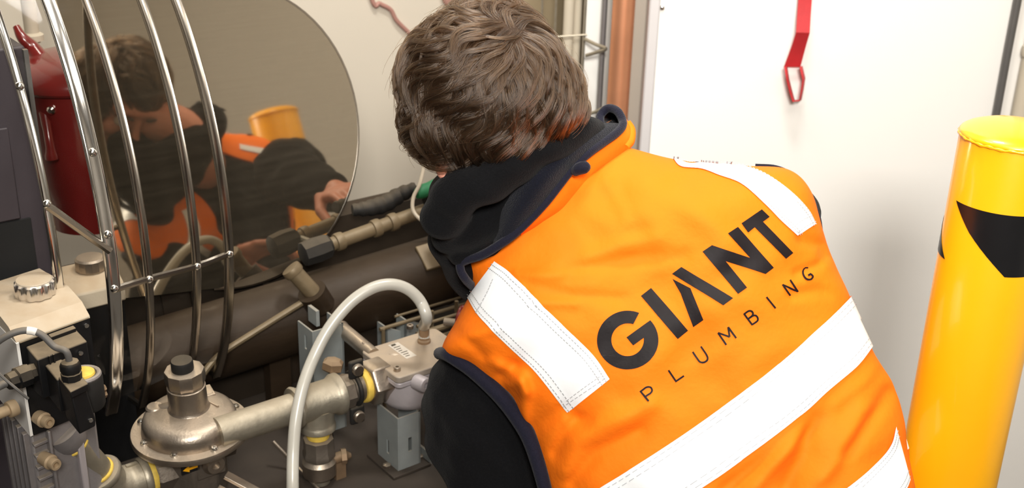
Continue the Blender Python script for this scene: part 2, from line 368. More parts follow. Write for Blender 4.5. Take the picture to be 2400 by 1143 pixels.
# ---------------------------------------------------------------- red burner, beige pipe, dark cabinet
bc = P(196, 330, 2.10)
t = thing('burner_housing', 'glossy red burner housing seen through the clear guard', 'burner', [bc[0], bc[1], z1])
h = lambda y: P(196, y, 2.10)[2]
obj('body', MB().lathe([bc[0], bc[1], 0], Z, [(.02, z1 + .003), (.070, z1 + .003), (.072, h(470)), (.082, h(420)), (.088, h(330)), (.094, h(250)), (.102, h(200)), (.104, h(168))], 48), M['red'], t)
obj('hood', MB().lathe([bc[0], bc[1], 0], Z, [(.112, h(172)), (.116, h(165)), (.116, h(150)), (.110, h(135)), (.085, h(112)), (.05, h(98)), (.01, h(94))], 48), M['red'], t)
obj('seam', MB().torus([bc[0], bc[1], h(168)], Z, .110, .0022), M['rubber'], t)
for an_ in (-2.2, -1.65, -2.9):
    o_ = np.array([math.cos(an_), math.sin(an_), 0]); p_ = bc * [1, 1, 0] + o_ * .100 + Z * h(205)
    obj('bolt', MB().lathe(p_, o_, [(.007, 0), (.007, .006), (.004, .009)], 10), M['steel'], t)
lug = P(60, 95, 2.02)
obj('lifting_lug', MB().tube(catmull([P(38, 62, 2.02), P(52, 88, 2.02), P(76, 112, 2.03), P(96, 140, 2.03)], 14), [.006 + .010 * i / 13 for i in range(14)], 12), M['red'], t)
obj('drain_arm', MB().tube(catmull([P(86, 185, 1.99), P(104, 262, 1.99), P(116, 330, 1.99), P(122, 372, 2.0)], 14), [.012, .012, .011, .010, .010, .009, .009, .008, .008, .008, .008, .009, .011, .011], 12), M['red'], t)
a_ = P(78, 98, 2.12); b_ = a_ + Z * 1.4
tag(obj('vent_pipe', MB().cyl([a_[0], a_[1], h(110)], [a_[0], a_[1], 3.19], .0125).lathe([a_[0], a_[1], h(104)], Z, [(.019, 0), (.019, .01), (.013, .014)], 24), M['greypipe']), 'beige vertical pipe rising above the red burner housing', 'pipe')

e0 = P(122, 560, 1.735)                                 # front right vertical edge of the dark cabinet
ca, cn = AN(e0)
ztop = P(40, 62, 1.735)[2]
t = thing('control_cabinet', 'dark violet sheet metal cabinet at the far left behind the beige actuator', 'cabinet', an(ca - .2, cn + .06, ZD))
obj('case', MB().box(an(ca - .2, cn + .055, (ZD + ztop) / 2 + .001), AA * .2, NN * .05, Z * ((ztop - ZD) / 2)), M['cabinet'], t, bevel=.004)
e1 = AN(P(38, 480, 1.735))[0]
hz0, hz1 = P(20, 486, 1.735)[2], P(20, 250, 1.735)[2]
obj('hatch', MB().box(an(e1 - .10, cn + .0025, (hz0 + hz1) / 2), AA * .092, NN * .003, Z * (hz1 - hz0) / 2), M['cabinet'], t, bevel=.002)
lz0, lz1 = P(20, 700, 1.735)[2], P(20, 490, 1.735)[2]
obj('vent_opening', MB().box(an(e1 - .09, cn + .003, (lz0 + lz1) / 2), AA * .095, NN * .003, Z * (lz1 - lz0) / 2), M['blackhole'], t)
obj('edge_strip', MB().box(an(ca - .002, cn + .001, (ZD + ztop) / 2), AA * .003, NN * .004, Z * ((ztop - ZD) / 2 - .003)), M['cable'], t)

# ---------------------------------------------------------------- brown duct, stub, copper tube, rear gas pipe, wire tray
d1 = P(1260, 560, 2.30); d0 = d1 + (P(590, 770, 2.06) - d1) * 1.45
dd = unit(d1 - d0)
t = thing('brown_duct', 'dusty dark brown horizontal duct behind the clear hose', 'duct', (d0 + d1) / 2)
obj('shell', MB().cyl(d0, d1, .066, 48), M['duct'], t)
for s_ in (.62, .86): obj('band', MB().bead(d0 + dd * s_, dd, .0672, .006, 48), M['duct'], t)
for s_, wd_ in ((.60, .03), (.72, .035)):
    x_, y_, _ = frame(dd); up_ = unit(-FW * .75 + Z * .5); up_ = unit(up_ - dd * (up_ @ dd)); tt = np.cross(dd, up_)
    obj('cover_plate', MB().box(d0 + dd * s_ + up_ * .066, dd * wd_, tt * .026, up_ * .004), M['oldbrass'], t, bevel=.002)
st = P(720, 672, 2.0)
obj('stub_pipe', MB().cyl(P(738, 690, 2.02), P(688, 636, 2.0), .0145).bead(P(686, 634, 2.0), P(686, 634, 2.0) - P(738, 690, 2.02), .0175, .007), M['oldbrass'], t)
obj('stub_socket', MB().cyl(P(752, 716, 2.04), P(730, 682, 2.015), .025), M['duct'], t)
for s_ in (.30, .93):
    q = d0 + dd * s_; obj('saddle', MB().box([q[0], q[1], (q[2] - .066 + ZD) / 2 + .004], AA * .02, NN * .012, Z * ((q[2] - .058 - ZD) / 2)), M['duct'], t)
tag(obj('copper_tube', MB().tube(catmull([P(440, 935, 1.93), P(482, 868, 1.955), P(520, 828, 1.965), P(600, 776, 1.985), P(722, 700, 2.02)], 30), .0058, 10), M['oldbrass']), 'thin dull copper tube slanting up to the brown duct', 'tube')

g0, g1 = P(742, 585, 2.09), P(1290, 385, 2.34)
gd = unit(g1 - g0)
t = thing('rear_gas_pipe', 'dusty brown gas pipe running behind the black hood', 'pipe', (g0 + g1) / 2)
obj('pipe', MB().cyl(g0, g1, .0125), M['oldbrass'], t)
for s_ in (.045, .12, .155, .26): obj('collar', MB().bead(g0 + gd * s_, gd, .0165, .008), M['oldbrass'], t)
obj('valve_body', MB().lathe(g0 - gd * .03, gd, [(.014, 0), (.022, .004), (.024, .03), (.022, .052), (.015, .058)], 8), M['rubber'], t)
for s_ in (.03, .45):
    q = g0 + gd * s_; e_ = pl(AN(q)[0], min(q[2] - .03, z1 - .02), .03)
    obj('pipe_bracket', MB().tube([q, q * .4 + e_ * .6 + Z * .0, e_], .006, 8), M['strut'], t)
q = g0 + gd * .235
v = thing('ball_valve', 'small dark valve with a green grip on the rear gas pipe', 'valve', q)
obj('body', MB().lathe(q + Z * .010, unit(Z - FW * .2), [(.013, 0), (.015, .006), (.012, .02), (.008, .026)], 8), M['rubber'], v)
obj('grip', MB().tube(catmull([q + Z * .034 - AA * .03, q + Z * .040, q + Z * .050 + AA * .04, q + Z * .062 + AA * .10], 14), [.009, .012, .013, .013, .012, .012, .012, .012, .012, .012, .012, .011, .01, .008], 12), M['green'], v)
s0 = q + Z * .036 - AA * .03
tag(obj('rubber_sleeve', MB().tube(catmull([P(826, 492, 2.16), P(862, 488, 2.17), P(900, 478, 2.19), P(938, 456, 2.20), P(976, 440, 2.2)], 26), [.008 + .008 * math.sin(PI * (i + 3) / 32) + .0012 * math.sin(i * 1.9) for i in range(26)], 14), M['rubber']), 'dark crumpled rubber sleeve lying along the rear gas pipe', 'sleeve')
tag(obj('signal_wire', MB().tube(catmull([P(1000, 330, 2.16), P(994, 385, 2.16), P(984, 430, 2.15), P(969, 462, 2.15), P(968, 492, 2.15), P(985, 514, 2.15), P(1012, 530, 2.16)], 40), .0034, 8), M['greypipe']), 'thin beige wire looping down beside the black hood', 'wire')

t = thing('wire_tray', 'rusty thin wire tray behind the grey pressure switch', 'tray', P(1000, 780, 2.05))
def along(px, py, d, L0, L1): q = P(px, py, d); return q + AA * L0, q + AA * L1
for (px, py, d, L0, L1, r) in ((890, 772, 2.06, 0, .32, .0036), (1000, 758, 2.03, -.02, .2, .003), (1000, 778, 2.02, -.02, .2, .0055), (1010, 800, 2.0, -.02, .2, .0075), (925, 742, 2.10, 0, .3, .0025)):
    a_, b_ = along(px, py, d, L0, L1); obj('rail', MB().cyl(a_, b_, r, 10), M['oldbrass'], t)
for px, py in ((898, 770), (1012, 728), (1070, 705)):
    q = P(px, py, 2.06); obj('post', MB().cyl(q, [q[0], q[1], ZD + .002], .0035, 8), M['oldbrass'], t)
for px, py in ((905, 768), (950, 750)):
    q = P(px, py, 2.09)
    tag(obj('angle_bracket', MB().prism([q, q + AA * .05 - Z * .025, q - Z * .05], NN * .004).prism([q, q - Z * .05, q - Z * .05 + NN * .03, q + NN * .03], AA * .003), M['strut']), 'small blue-grey gusset bracket ' + ('against the rail just left of the clear hose end' if px < 920 else 'behind the lid of the pressure switch'), 'bracket')
t = thing('handwheel', 'dull red handwheel half hidden by the vest', 'wheel', P(1072, 750, 2.0))
ax = unit(-NN * .7 + AA * .6)
obj('wheel_rim', MB().torus(P(1082, 758, 2.0), ax, .026, .006, 32, 10), M['red'], t)
obj('hub', MB().lathe(P(1082, 758, 2.0) - ax * .03, ax, [(.007, 0), (.007, .034), (.004, .038)], 14), M['darkcast'], t)
for k in range(4):
    x_, y_, _ = frame(ax); c_ = P(1082, 758, 2.0); obj('spoke', MB().cyl(c_, c_ + .025 * (x_ * math.cos(k * PI / 2 + .4) + y_ * math.sin(k * PI / 2 + .4)), .003, 8), M['red'], t)

# ---------------------------------------------------------------- strut brackets
def slotted(mb, o, u, v, w_, H, n_, slots, sw, sl):     # plate w_ wide (along u) and H high (along v), thickness n_, slots at heights
    c0, c1 = w_ / 2 - sw / 2, w_ / 2 + sw / 2
    def pc(a0, a1, b0, b1): mb.prism([o + u * a0 + v * b0, o + u * a1 + v * b0, o + u * a1 + v * b1, o + u * a0 + v * b1], n_)
    pc(0, c0, 0, H); pc(c1, w_, 0, H); y = 0
    for s_ in sorted(slots): pc(c0, c1, y, s_ - sl / 2); y = s_ + sl / 2
    pc(c0, c1, y, H)
def strut(edge, ztop, wn, wa, slotz, label, name='strut_bracket'):
    H = ztop - ZD; o = np.array([edge[0], edge[1], ZD + .0005])
    t = thing(name, label, 'bracket', o)
    m = MB(); slotted(m, o, NN, Z, wn, H, AA * .003, [s for s in slotz if .02 < s < H - .02], .007, .026); obj('side_web', m, M['strut'], t)
    m = MB(); slotted(m, o + AA * .0032, AA, Z, wa, H, NN * .003, [s + .012 for s in slotz if .02 < s < H - .035], .007, .026); obj('front_web', m, M['strut'], t)
    obj('far_flange', MB().box(o + AA * (wa + .0016) + NN * (wn / 2) + Z * H / 2, AA * .0015, NN * wn / 2, Z * H / 2), M['strut'], t)
    return t, o, H
# ---------------------------------------------------------------- pressure switch box
LF = P(932, 886, 1.86); lz = LF[2]
LA, LN = .145, .112                       # lid size along and into
lidc = LF + AA * LA / 2 + NN * LN / 2
def rrect(c, a, n_, r, k=6):
    pts = []
    for sx, sy, a0 in ((1, 1, 0), (-1, 1, 90), (-1, -1, 180), (1, -1, 270)):
        for i in range(k + 1):
            q = math.radians(a0 + 90 * i / k); pts.append(c + AA * (sx * (a / 2 - r) + r * math.cos(q)) + NN * (sy * (n_ / 2 - r) + r * math.sin(q)))
    return np.array(pts)
t = thing('pressure_switch', 'grey gas pressure switch box with a dusty square lid and the clear hose on top', 'switch box', lidc - Z * .085)
obj('lid', MB().prism(rrect(lidc - Z * .012, LA, LN, .009), Z * .012), M['boxlid'], t, bevel=.002)
obj('lid_flange', MB().prism(rrect(lidc - Z * .021, LA - .001, LN - .001, .009), Z * .0085), M['boxbody'], t, bevel=.0015)
rows = []
for s_, zz in ((.99, -.021), (.985, -.045), (.96, -.062), (.89, -.073), (.74, -.077)):
    rows.append(rrect(lidc + Z * zz, LA * s_, LN * s_, .046 * s_, 8))
m = MB(); m.grid(np.array(rows), True); kk = len(rows[0]); m.f += [tuple(range(kk)), tuple((len(rows) - 1) * kk + i for i in range(kk))[::-1]]
obj('body', m, M['boxbody'], t, smooth=60, fixn=True)
def at_lid(px, py): return HP(px, py, lz)
for px, py in ((961, 769), (856, 810), (931, 868), (1034, 824)):
    q = at_lid(px, py)
    s_ = obj('screw', MB().lathe(q, Z, [(.0058, 0), (.0058, .006), (.0048, .007), (.0028, .007), (.0026, .004), (.0005, .004)], 16), M['cast'], t)
q0 = at_lid(909, 809)
lb = MB(); lb.prism([q0, q0 + AA * .0195, q0 + AA * .0195 + NN * -.056, q0 + NN * -.056], Z * .0004)
obj('rating_plate', lb, M['label'], t)
pm = MB()
for k in range(7):
    a0 = q0 - NN * (.006 + .007 * k) + AA * .003 + Z * .0005; L_ = .006 + .008 * ((k * 37) % 10) / 10
    pm.prism([a0, a0 + AA * L_, a0 + AA * L_ - NN * .0018, a0 - NN * .0018], Z * .0002)
pm.prism([q0 + AA * .004 - NN * .002 + Z * .0005, q0 + AA * .012 - NN * .002 + Z * .0005, q0 + AA * .012 - NN * .007 + Z * .0005, q0 + AA * .004 - NN * .007 + Z * .0005], Z * .0003)
lbp = obj('plate_print', pm, M['rubber'], t)
hb = at_lid(994, 801)
obj('hose_barb', MB().lathe(hb, Z, [(.011, 0), (.011, .004), (.0085, .006), (.0085, .024)], 20), M['brass'], t)
bs = P(1000, 911, 1.865)
obj('side_port', MB().lathe(bs + NN * .03, unit(-NN + AA * .25), [(.0125, 0), (.0125, .018), (.0112, .021), (.0078, .022), (.005, .022), (.0045, .015), (.0005, .015)], 24), M['boxbody'], t)
sa = at_lid(838, 812) + AA * .012 - Z * .011
obj('vent_stub', MB().cyl(sa - NN * .03 + Z * .004, sa + NN * .075 + Z * .010, .0125).bead(sa + NN * .073 + Z * .010, NN, .0135, .004), M['cast'], t)
ZB = lz - .077
# clear hose
hp_ = [hb + Z * .008, hb + Z * .03, P(1000, 745, 1.865), P(985, 706, 1.86), P(955, 677, 1.85), P(915, 666, 1.84), P(870, 676, 1.83), P(820, 710, 1.82), P(772, 768, 1.81), P(735, 838, 1.80), P(710, 905, 1.785), P(694, 980, 1.775), P(687, 1060, 1.77), P(686, 1150, 1.76)]
end = hp_[-1]
hp_ += [end - Z * .06, np.array([end[0], end[1], ZD + .004])]
tag(obj('clear_hose', MB().tube(catmull(hp_, 120), .0092, 16), M['hose'], smooth=80), 'milky clear plastic hose arching up from the pressure switch', 'hose')

# ---------------------------------------------------------------- gas pipe train
T0 = P(742, 938, 1.85); T0A, T0N = AN(T0); zt = T0[2]
def TR(s, n_=0, z=0): return T0 + AA * s + NN * n_ + Z * z
t = thing('gas_pipe_train', 'galvanised gas pipe with a tee joint between regulator and pressure switch', 'pipe', TR(0, 0, -.05))
obj('pipe', MB().cyl(TR(-.165), TR(-.04), .0235), M['galv'], t)
m = MB().lathe(TR(-.042), AA, [(.022, 0), (.031, .001), (.033, .005), (.031, .009), (.0285, .012), (.0285, .066), (.031, .070), (.0335, .074), (.0335, .081), (.030, .084), (.02, .084)], 40)
m.lathe(TR(0, 0, -.012), -Z, [(.027, 0), (.026, .024), (.027, .028), (.0285, .031), (.0285, .037), (.024, .038)], 32)
tee = obj('tee_joint', m, M['galv'], t)
obj('nipple', MB().cyl(TR(.04), TR(.10), .0235).lathe(TR(.043), AA, [(.0285, 0), (.0285, .014), (.024, .018)], 8), M['darkcast'], t)
hx = MB().lathe(TR(.086), AA, [(.024, 0), (.034, .003), (.037, .008), (.037, .036), (.034, .040), (.025, .040)], 6)
obj('hex_union', hx, M['cast'], t, 'dull hexagonal union nut', bevel=.002)
obj('thread_tape', MB().bead(TR(.083), AA, .0285, .006), M['yellowtape'], t, 'frayed yellow thread tape')
obj('rear_elbow', MB().tube(catmull([TR(.12), TR(.14, .004), TR(.155, .02, .01)], 12), .024, 20), M['cast'], t)
obj('drop_pipe', MB().cyl(TR(0, 0, -.045), [T0[0], T0[1], ZD + .001], .016), M['galv'], t)
obj('thread_tape', MB().bead(TR(0, 0, -.058), Z, .0185, .008), M['yellowtape'], t, 'yellow thread tape on the drop pipe')
obj('valve_hex', MB().lathe(TR(0, 0, -.066), -Z, [(.018, 0), (.024, .002), (.024, .022), (.026, .026), (.026, .034), (.022, .037)], 8), M['darkcast'], t)
obj('valve_barrel', MB().lathe(TR(0, 0, -.104), -Z, [(.022, 0), (.027, .006), (.027, .028), (.021, .034)], 24), M['cast'], t)
ck = TR(.028, -.006, -.112)
obj('test_cock', MB().cyl(ck - AA * .022, ck + AA * .012, .009).lathe(ck + AA * .008, unit(AA - NN * .4), [(.013, 0), (.013, .008), (.008, .010), (.004, .016)], 8).box(ck - Z * .022 + AA * .004, AA * .009, NN * .006, Z * .02), M['brass'], t)
obj('plug_nut', MB().lathe(TR(.045, .03, .025), unit(Z + AA * .2), [(.014, 0), (.0175, .003), (.0175, .014), (.012, .019), (.004, .020)], 6), M['brass'], t)
# clamp ears on the nipple
c = thing('pipe_clamp', 'black two-bolt pipe clamp on the dark nipple', 'clamp', TR(.062, 0, -.03))
obj('clamp_ring', MB().torus(TR(.066), AA, .0255, .004, 32, 8), M['rubber'], c)
for sg in (1, -1):
    obj('ear', MB().box(TR(.064, -.012, sg * .041), AA * .013, NN * .004, Z * .016), M['rubber'], c, bevel=.004)
    obj('bolt', MB().lathe(TR(.064, -.015, sg * .042), -NN, [(.0098, 0), (.0098, .006), (.008, .008), (.001, .0083)], 14), M['cast'], c)

# struts
tl, o, H = strut(P(737, 900, 1.99), P(737, 752, 1.99)[2], .050, .055, [.05, .11, .17, .23, .29], 'blue-grey slotted steel strut standing behind the tee joint')
obj('top_tab', MB().box(o + NN * .03 + Z * (H + .012) + AA * .02, AA * .003, NN * .014, Z * .014), M['strut'], tl)
bo = o + AA * .03 - NN * .004 + Z * (H * .52)
obj('bolt', MB().lathe(bo, -NN, [(.010, 0), (.010, .008), (.006, .012)], 8), M['cast'], tl)
obj('stay_rod', MB().tube([TR(.036, .03, -.02), [TR(.04, .03)[0], TR(.04, .03)[1], ZD + .001]], .0045, 8), M['steel'], tl)
tr_, o, H = strut(P(932, 1000, 1.90), ZB - .0005, .062, .040, [.035, .085], 'blue-grey slotted steel strut carrying the pressure switch')
obj('foot_plate', MB().box(o + NN * .03 + AA * .02 + Z * .0025, AA * .036, NN * .042, Z * .0025), M['deck'], tr_, bevel=.001)
obj('foot_lip', MB().box(o + NN * .03 + AA * .057 + Z * .012, AA * .002, NN * .04, Z * .010), M['strut'], tr_)
for sa_, sn in ((-.009, .02), (.049, .012)): obj('foot_bolt', MB().lathe(o + AA * sa_ + NN * sn + Z * .005, Z, [(.007, 0), (.007, .005), (.003, .007)], 6), M['cast'], tr_)
tag(obj('loose_rod', MB().tube([P(640, 1034, 1.93), P(692, 1088, 1.93), HP(760, 1160, ZD + .003)], .0028, 8), M['cast']), 'thin bare metal rod slanting behind the clear hose', 'rod')

# ---------------------------------------------------------------- regulator
RC = TR(-.228, .004, 0); RC = P(447, 1003, 1.79)
rz = RC[2]; tilt = unit(Z - FW * np.array([1, 1, 0]) * .07 + RT * -.01)
t = thing('gas_regulator', 'round cast gas regulator with a tall capped tower and bolted flange', 'regulator', RC - Z * .06)
def rl(name, prof, m_, n=56, label=None, **k): return obj(name, MB().lathe(RC, tilt, prof, n), m_, t, label, **k)
rl('flange', [(.04, -.008), (.084, -.008), (.0875, -.006), (.0880, -.001), (.0865, .003), (.07, .003), (.05, .003)], M['cast'], 72)
rl('dome', [(.0715, .002), (.071, .006), (.0695, .018), (.066, .026), (.060, .031), (.050, .033), (.030, .036), (.02, .036)], M['cast'], 64)
tw = RC + RT * -.010
tc_ = P(432, 985, 1.79)
base_t = RC + AA * .002 + NN * .002
obj('tower', MB().lathe(base_t, tilt, [(.036, .030), (.031, .036), (.0285, .042), (.028, .074), (.0265, .075), (.0265, .078)], 40), M['cast'], t)
obj('tower_cap', MB().lathe(base_t, tilt, [(.027, .077), (.0285, .080), (.0295, .084), (.0295, .099), (.0285, .102), (.020, .103), (.012, .103)], 10), M['cast'], t, smooth=25)
obj('black_plug', MB().lathe(base_t - AA * .002, tilt, [(.0155, .102), (.0162, .105), (.0162, .116), (.0150, .119), (.006, .1195)], 28), M['rubber'], t, 'black rubber plug')
x_, y_, _ = frame(tilt)
def onfl(px, py):
    r = P(px, py, 1) - CAM; c_ = RC + tilt * .003; return CAM + r * (((c_ - CAM) @ tilt) / (r @ tilt))
obj('vent_boss', MB().lathe(onfl(362, 992) + tilt * .002 + RT * .004, tilt, [(.0145, 0), (.014, .012), (.0135, .027), (.011, .030), (.003, .0305)], 28).tube([onfl(364, 990) + tilt * .018, base_t + tilt * .036], [.012, .012], 12), M['cast'], t)
for (px, py) in ((331, 990), (338, 1040), (409, 1067), (503, 1054), (562, 1006), (553, 955)):
    q = onfl(px, py)
    obj('flange_screw', MB().lathe(q, tilt, [(.0056, 0), (.0056, .003), (.0040, .0055), (.0022, .0055), (.0020, .003), (.0004, .003)], 14), M['steel'], t)
lq = onfl(492, 955) + tilt * .031
lx = unit((onfl(508, 970) - onfl(484, 930))); ly = unit(np.cross(tilt, lx))
obj('cast_plate', MB().box(lq, lx * .015, ly * .0075, tilt * .0012).box(lq + tilt * .001, lx * .011, ly * .005, tilt * .0011), M['cast'], t, bevel=.0006)
obj('cast_rib', MB().box(onfl(497, 985) + tilt * .031, unit(onfl(515, 990) - onfl(478, 972)) * .018, tilt * .003, ly * .0012), M['cast'], t)
# lower body
bz = rz - .010
bc_ = RC - Z * .010
def ngon(c, r, z0, h, k=8, ph=.39): return MB().prism([c + AA * r * math.cos(ph + 2 * PI * i / k) + NN * r * math.sin(ph + 2 * PI * i / k) + Z * z0 for i in range(k)], Z * h)
obj('lower_body', ngon(bc_, .050, -.095, .096), M['darkcast'], t, bevel=.004)
obj('neck_skirt', MB().lathe(bc_, -Z, [(.06, 0), (.058, .006), (.05, .016), (.045, .018)], 48), M['darkcast'], t)
obj('inlet_port', MB().lathe(bc_ - AA * .03 - Z * .047, -AA, [(.030, 0), (.030, .030), (.027, .034)], 8), M['darkcast'], t)
obj('outlet_port', MB().lathe(bc_ + AA * .02 - Z * .020, AA, [(.034, 0), (.034, .038), (.026, .042)], 8), M['darkcast'], t)
pb = bc_ - NN * .046 + AA * .012 - Z * .030
obj('test_plug', MB().lathe(pb, -NN, [(.018, 0), (.018, .004), (.0145, .008), (.0135, .011), (.0065, .011), (.006, .006), (.0003, .006)], 24), M['cast'], t)
obj('lug_frame', MB().box(pb + NN * .002 - AA * .004, AA * .024, NN * .003, Z * .024), M['darkcast'], t, bevel=.003)
ar = P(397, 1101, 1.735)
ar = bc_ - NN * .0462 - AA * .024 - Z * .026
obj('badge', MB().box(ar, AA * .014, NN * .0008, Z * .0075), M['blackplastic'], t)
e = ar - NN * .0012
obj('flow_arrow', MB().prism([e + q for q in (AA * .011 + Z * .002, AA * .011 - Z * .002, -AA * .002 - Z * .002, -AA * .002 - Z * .0055, -AA * .012, -AA * .002 + Z * .0055, -AA * .002 + Z * .002)], -NN * .0006), M['yellow'], t, 'yellow arrow pointing along the flow')
obj('stand_leg', MB().box([bc_[0], bc_[1], (bz - .095 + ZD) / 2], AA * .02, NN * .02, Z * ((bz - .095 - ZD) / 2 - .0005)), M['casing'], t)

# elbow pipe from the valve to the regulator
in_ = bc_ - AA * .062 - Z * .047
v0 = P(168, 1034, 1.655)
corner = in_ - AA * .062
t = thing('inlet_pipe', 'galvanised pipe and elbow joining the gas valve to the regulator', 'pipe', corner - Z * .03)
dv = unit(corner - v0)
obj('pipe', MB().cyl(v0, corner - dv * .03, .0212), M['galv'], t)
eb = catmull([corner - dv * .040, corner - dv * .026, corner - dv * .008 + AA * .004, corner + AA * .020, corner + AA * .036, corner + AA * .05], 26)
m = MB().tube(eb, .0275, 24); m.bead(corner - dv * .038, dv, .031, .006); m.bead(corner + AA * .046, AA, .031, .006)
m.box(corner + Z * .027 + AA * .03, AA * .008, NN * .003, Z * .003)
obj('elbow', m, M['galv'], t)
obj('thread_tape', MB().bead(corner - dv * .047, dv, .0235, .003), M['yellowtape'], t, 'yellow thread tape'); obj('thread_tape', MB().bead(corner + AA * .056, AA, .0265, .006), M['yellowtape'], t, 'frayed yellow thread tape beside the regulator')
obj('thread_tape', MB().bead(v0 + dv * .004, dv, .0225, .003), M['yellowtape'], t, 'yellow thread tape at the gas valve')

# bright rails at the foot of the regulator
r0, r1 = P(528, 1112, 1.80), HP(690, 1200, ZD + .012)
t = thing('steel_rail', 'short bright steel rail lying below the regulator', 'rail', (r0 + r1) / 2)
dr = unit(r1 - r0); rx = unit(np.cross(dr, Z)); ru = np.cross(rx, dr)
obj('upper_bar', MB().box((r0 + r1) / 2, dr * np.linalg.norm(r1 - r0) / 2, rx * .008, ru * .003), M['cast'], t, bevel=.001)
obj('lower_bar', MB().box((r0 + r1) / 2 - rx * .02 * (1 if PIX(r0 + rx)[1] < PIX(r0)[1] else -1) - ru * .012, dr * np.linalg.norm(r1 - r0) / 2, rx * .006, ru * .003), M['cast'], t, bevel=.001)

# ---------------------------------------------------------------- gas valve actuator
K0 = P(20, 766, 1.53); kz = K0[2]                       # near top corner of the lid
kr = HP(192, 706, kz); kb = HP(126, 646, kz)
ea = kr - K0; en = kb - kr; La, Ln = np.linalg.norm(ea), np.linalg.norm(en)
ea, en = unit(ea), unit(en); en = unit(en - ea * (en @ ea)) if abs(en @ ea) > .6 else en
def KP(a, n_, z): return K0 + ea * a + en * n_ + Z * z
t = thing('valve_actuator', 'beige actuator box with a silver scalloped knob above the gas valve', 'actuator', KP(La / 2, Ln / 2, -.12))
Lx = La; fr = .020                                       # front lip drop
sec = [(-.023, -.0120), (0, 0), (Ln * .45, .005), (Ln * .8, .003), (Ln + .03, -.006), (Ln + .06, -.010), (Ln + .06, -.016), (-.023, -.0160), (-.0236, -.0145)]
lo = [KP(-.0, n_, z) for n_, z in sec]
obj('lid', MB().prism([KP(0, n_, z) for n_, z in sec], ea * Lx), M['beige'], t, smooth=12)
obj('side_wall', MB().prism([KP(-.001, -.026, -.013), KP(-.001, -.026, -.150), KP(-.001, Ln + .05, -.150), KP(-.001, Ln + .05, -.017)], ea * .004), M['wall'], t)
obj('case', MB().prism([KP(.004, -.027, -.0135), KP(.004, -.027, -.150), KP(.004, Ln + .05, -.150), KP(.004, Ln + .05, -.0175)], ea * (Lx - .006)), M['blackplastic'], t)
kn = HP(84, 690, kz + .004)
prof = []
m = MB(); G = []
nn_ = 96
for r, z in ((.022, 0), (.0262, .001), (.0268, .006), (.0262, .019), (.0235, .0215), (.015, .0225), (.001, .023)):
    th_ = np.linspace(0, 2 * PI, nn_, endpoint=False)
    rr = r * (1 - (.075 * (0.5 + .5 * np.cos(12 * th_)) ** 1.5 if .0 < z < .021 else 0)) * np.ones(nn_)
    G.append(kn + np.cos(th_)[:, None] * rr[:, None] * ea + np.sin(th_)[:, None] * rr[:, None] * unit(np.cross(Z, ea)) + Z * z)
m.grid(np.array(G), True); obj('knob', m, M['steel'] if False else mat('dusty_silver_knob', (.70, .68, .66), .22, 1, dust=1.0, dustcol=(.52, .40, .26)), t, 'silver scalloped knob dusted beige on top', smooth=40, fixn=True)
obj('knob_dust', MB().lathe(kn, Z, [(.0232, .0222), (.0225, .0236), (.012, .0246), (.001, .0248)], 48), M['beige'], t, 'beige dust caked on the knob')
for a_, z_ in ((.024, -.026), (Lx - .008, -.022)):
    obj('screw', MB().lathe(KP(a_, -.0275, z_), -en, [(.0035, 0), (.003, .002), (.0005, .0022)], 12), M['steel'], t)
# connector block on the front face
c0, c1 = .010, .080
zt_, zb_ = -.022, -.078
blk = [KP(c0, -.028, zt_ + .002), KP(c0, -.068, zt_ + .0), KP(c0, -.070, zb_), KP(c0, -.028, zb_ - .004)]
obj('connector_block', MB().prism(blk, ea * (c1 - c0)), M['blackplastic'], t, bevel=.002)
obj('connector_tab', MB().box(KP(.060, -.032, zt_ + .004), ea * .018, en * .005, Z * .003), M['blackplastic'], t, bevel=.001)
for k_ in (.026, .032): obj('groove_rib', MB().box(KP(k_, -.0695, (zt_ + zb_) / 2), ea * .001, en * .0016, Z * .028), M['blackplastic'], t)
obj('block_screw', MB().lathe(KP(.068, -.0700, -.034), -en, [(.0032, 0), (.003, .002), (.0005, .0022)], 12), M['steel'], t)
gl = P(55, 846, 1.505)
gl = KP(c0 + .002, -.052, -.046)
obj('cable_gland', MB().lathe(gl, -ea, [(.009, 0), (.012, .002), (.012, .010), (.0145, .011), (.0145, .026), (.012, .028), (.011, .038), (.007, .041)], 8), M['blackplastic'], t)
ge = gl - ea * .04
tag(obj('supply_cable', MB().tube(catmull([ge + ea * .01, ge - ea * .02 - Z * .004, ge - ea * .06 - Z * .03, ge - ea * .12 - Z * .10], 24), .0052, 12), M['cable']), 'grey cable leaving the gland at the left edge', 'cable')

# gas valve body below
vz0, vz1 = kz - .151, ZD + .001
t = thing('gas_valve', 'grey ribbed die-cast gas valve body below the beige actuator', 'valve', [*KP(La / 2, .02, 0)[:2], vz1])
obj('body', MB().box(KP(.050, .040, 0) * [1, 1, 0] + Z * (vz0 + vz1) / 2, ea * .048, en * .055, Z * (vz0 - vz1) / 2), M['alu'], t, bevel=.004)
for k in range(5):
    obj('side_rib', MB().box(KP(-.001, -.006 + .022 * k, 0) * [1, 1, 0] + Z * (vz0 - .07), ea * .005, en * .0045, Z * .068), M['alu'], t, bevel=.001)
for k in range(7):
    obj('front_rib', MB().box(KP(.013, -.018, 0) * [1, 1, 0] + Z * (vz0 - .018 - .018 * k), ea * .010, en * .005, Z * .0022), M['alu'], t, bevel=.0008)
obj('end_flange', MB().box(KP(.025, -.020, 0) * [1, 1, 0] + Z * (vz0 - .07), ea * .0022, en * .008, Z * .068), M['alu'], t, bevel=.002)
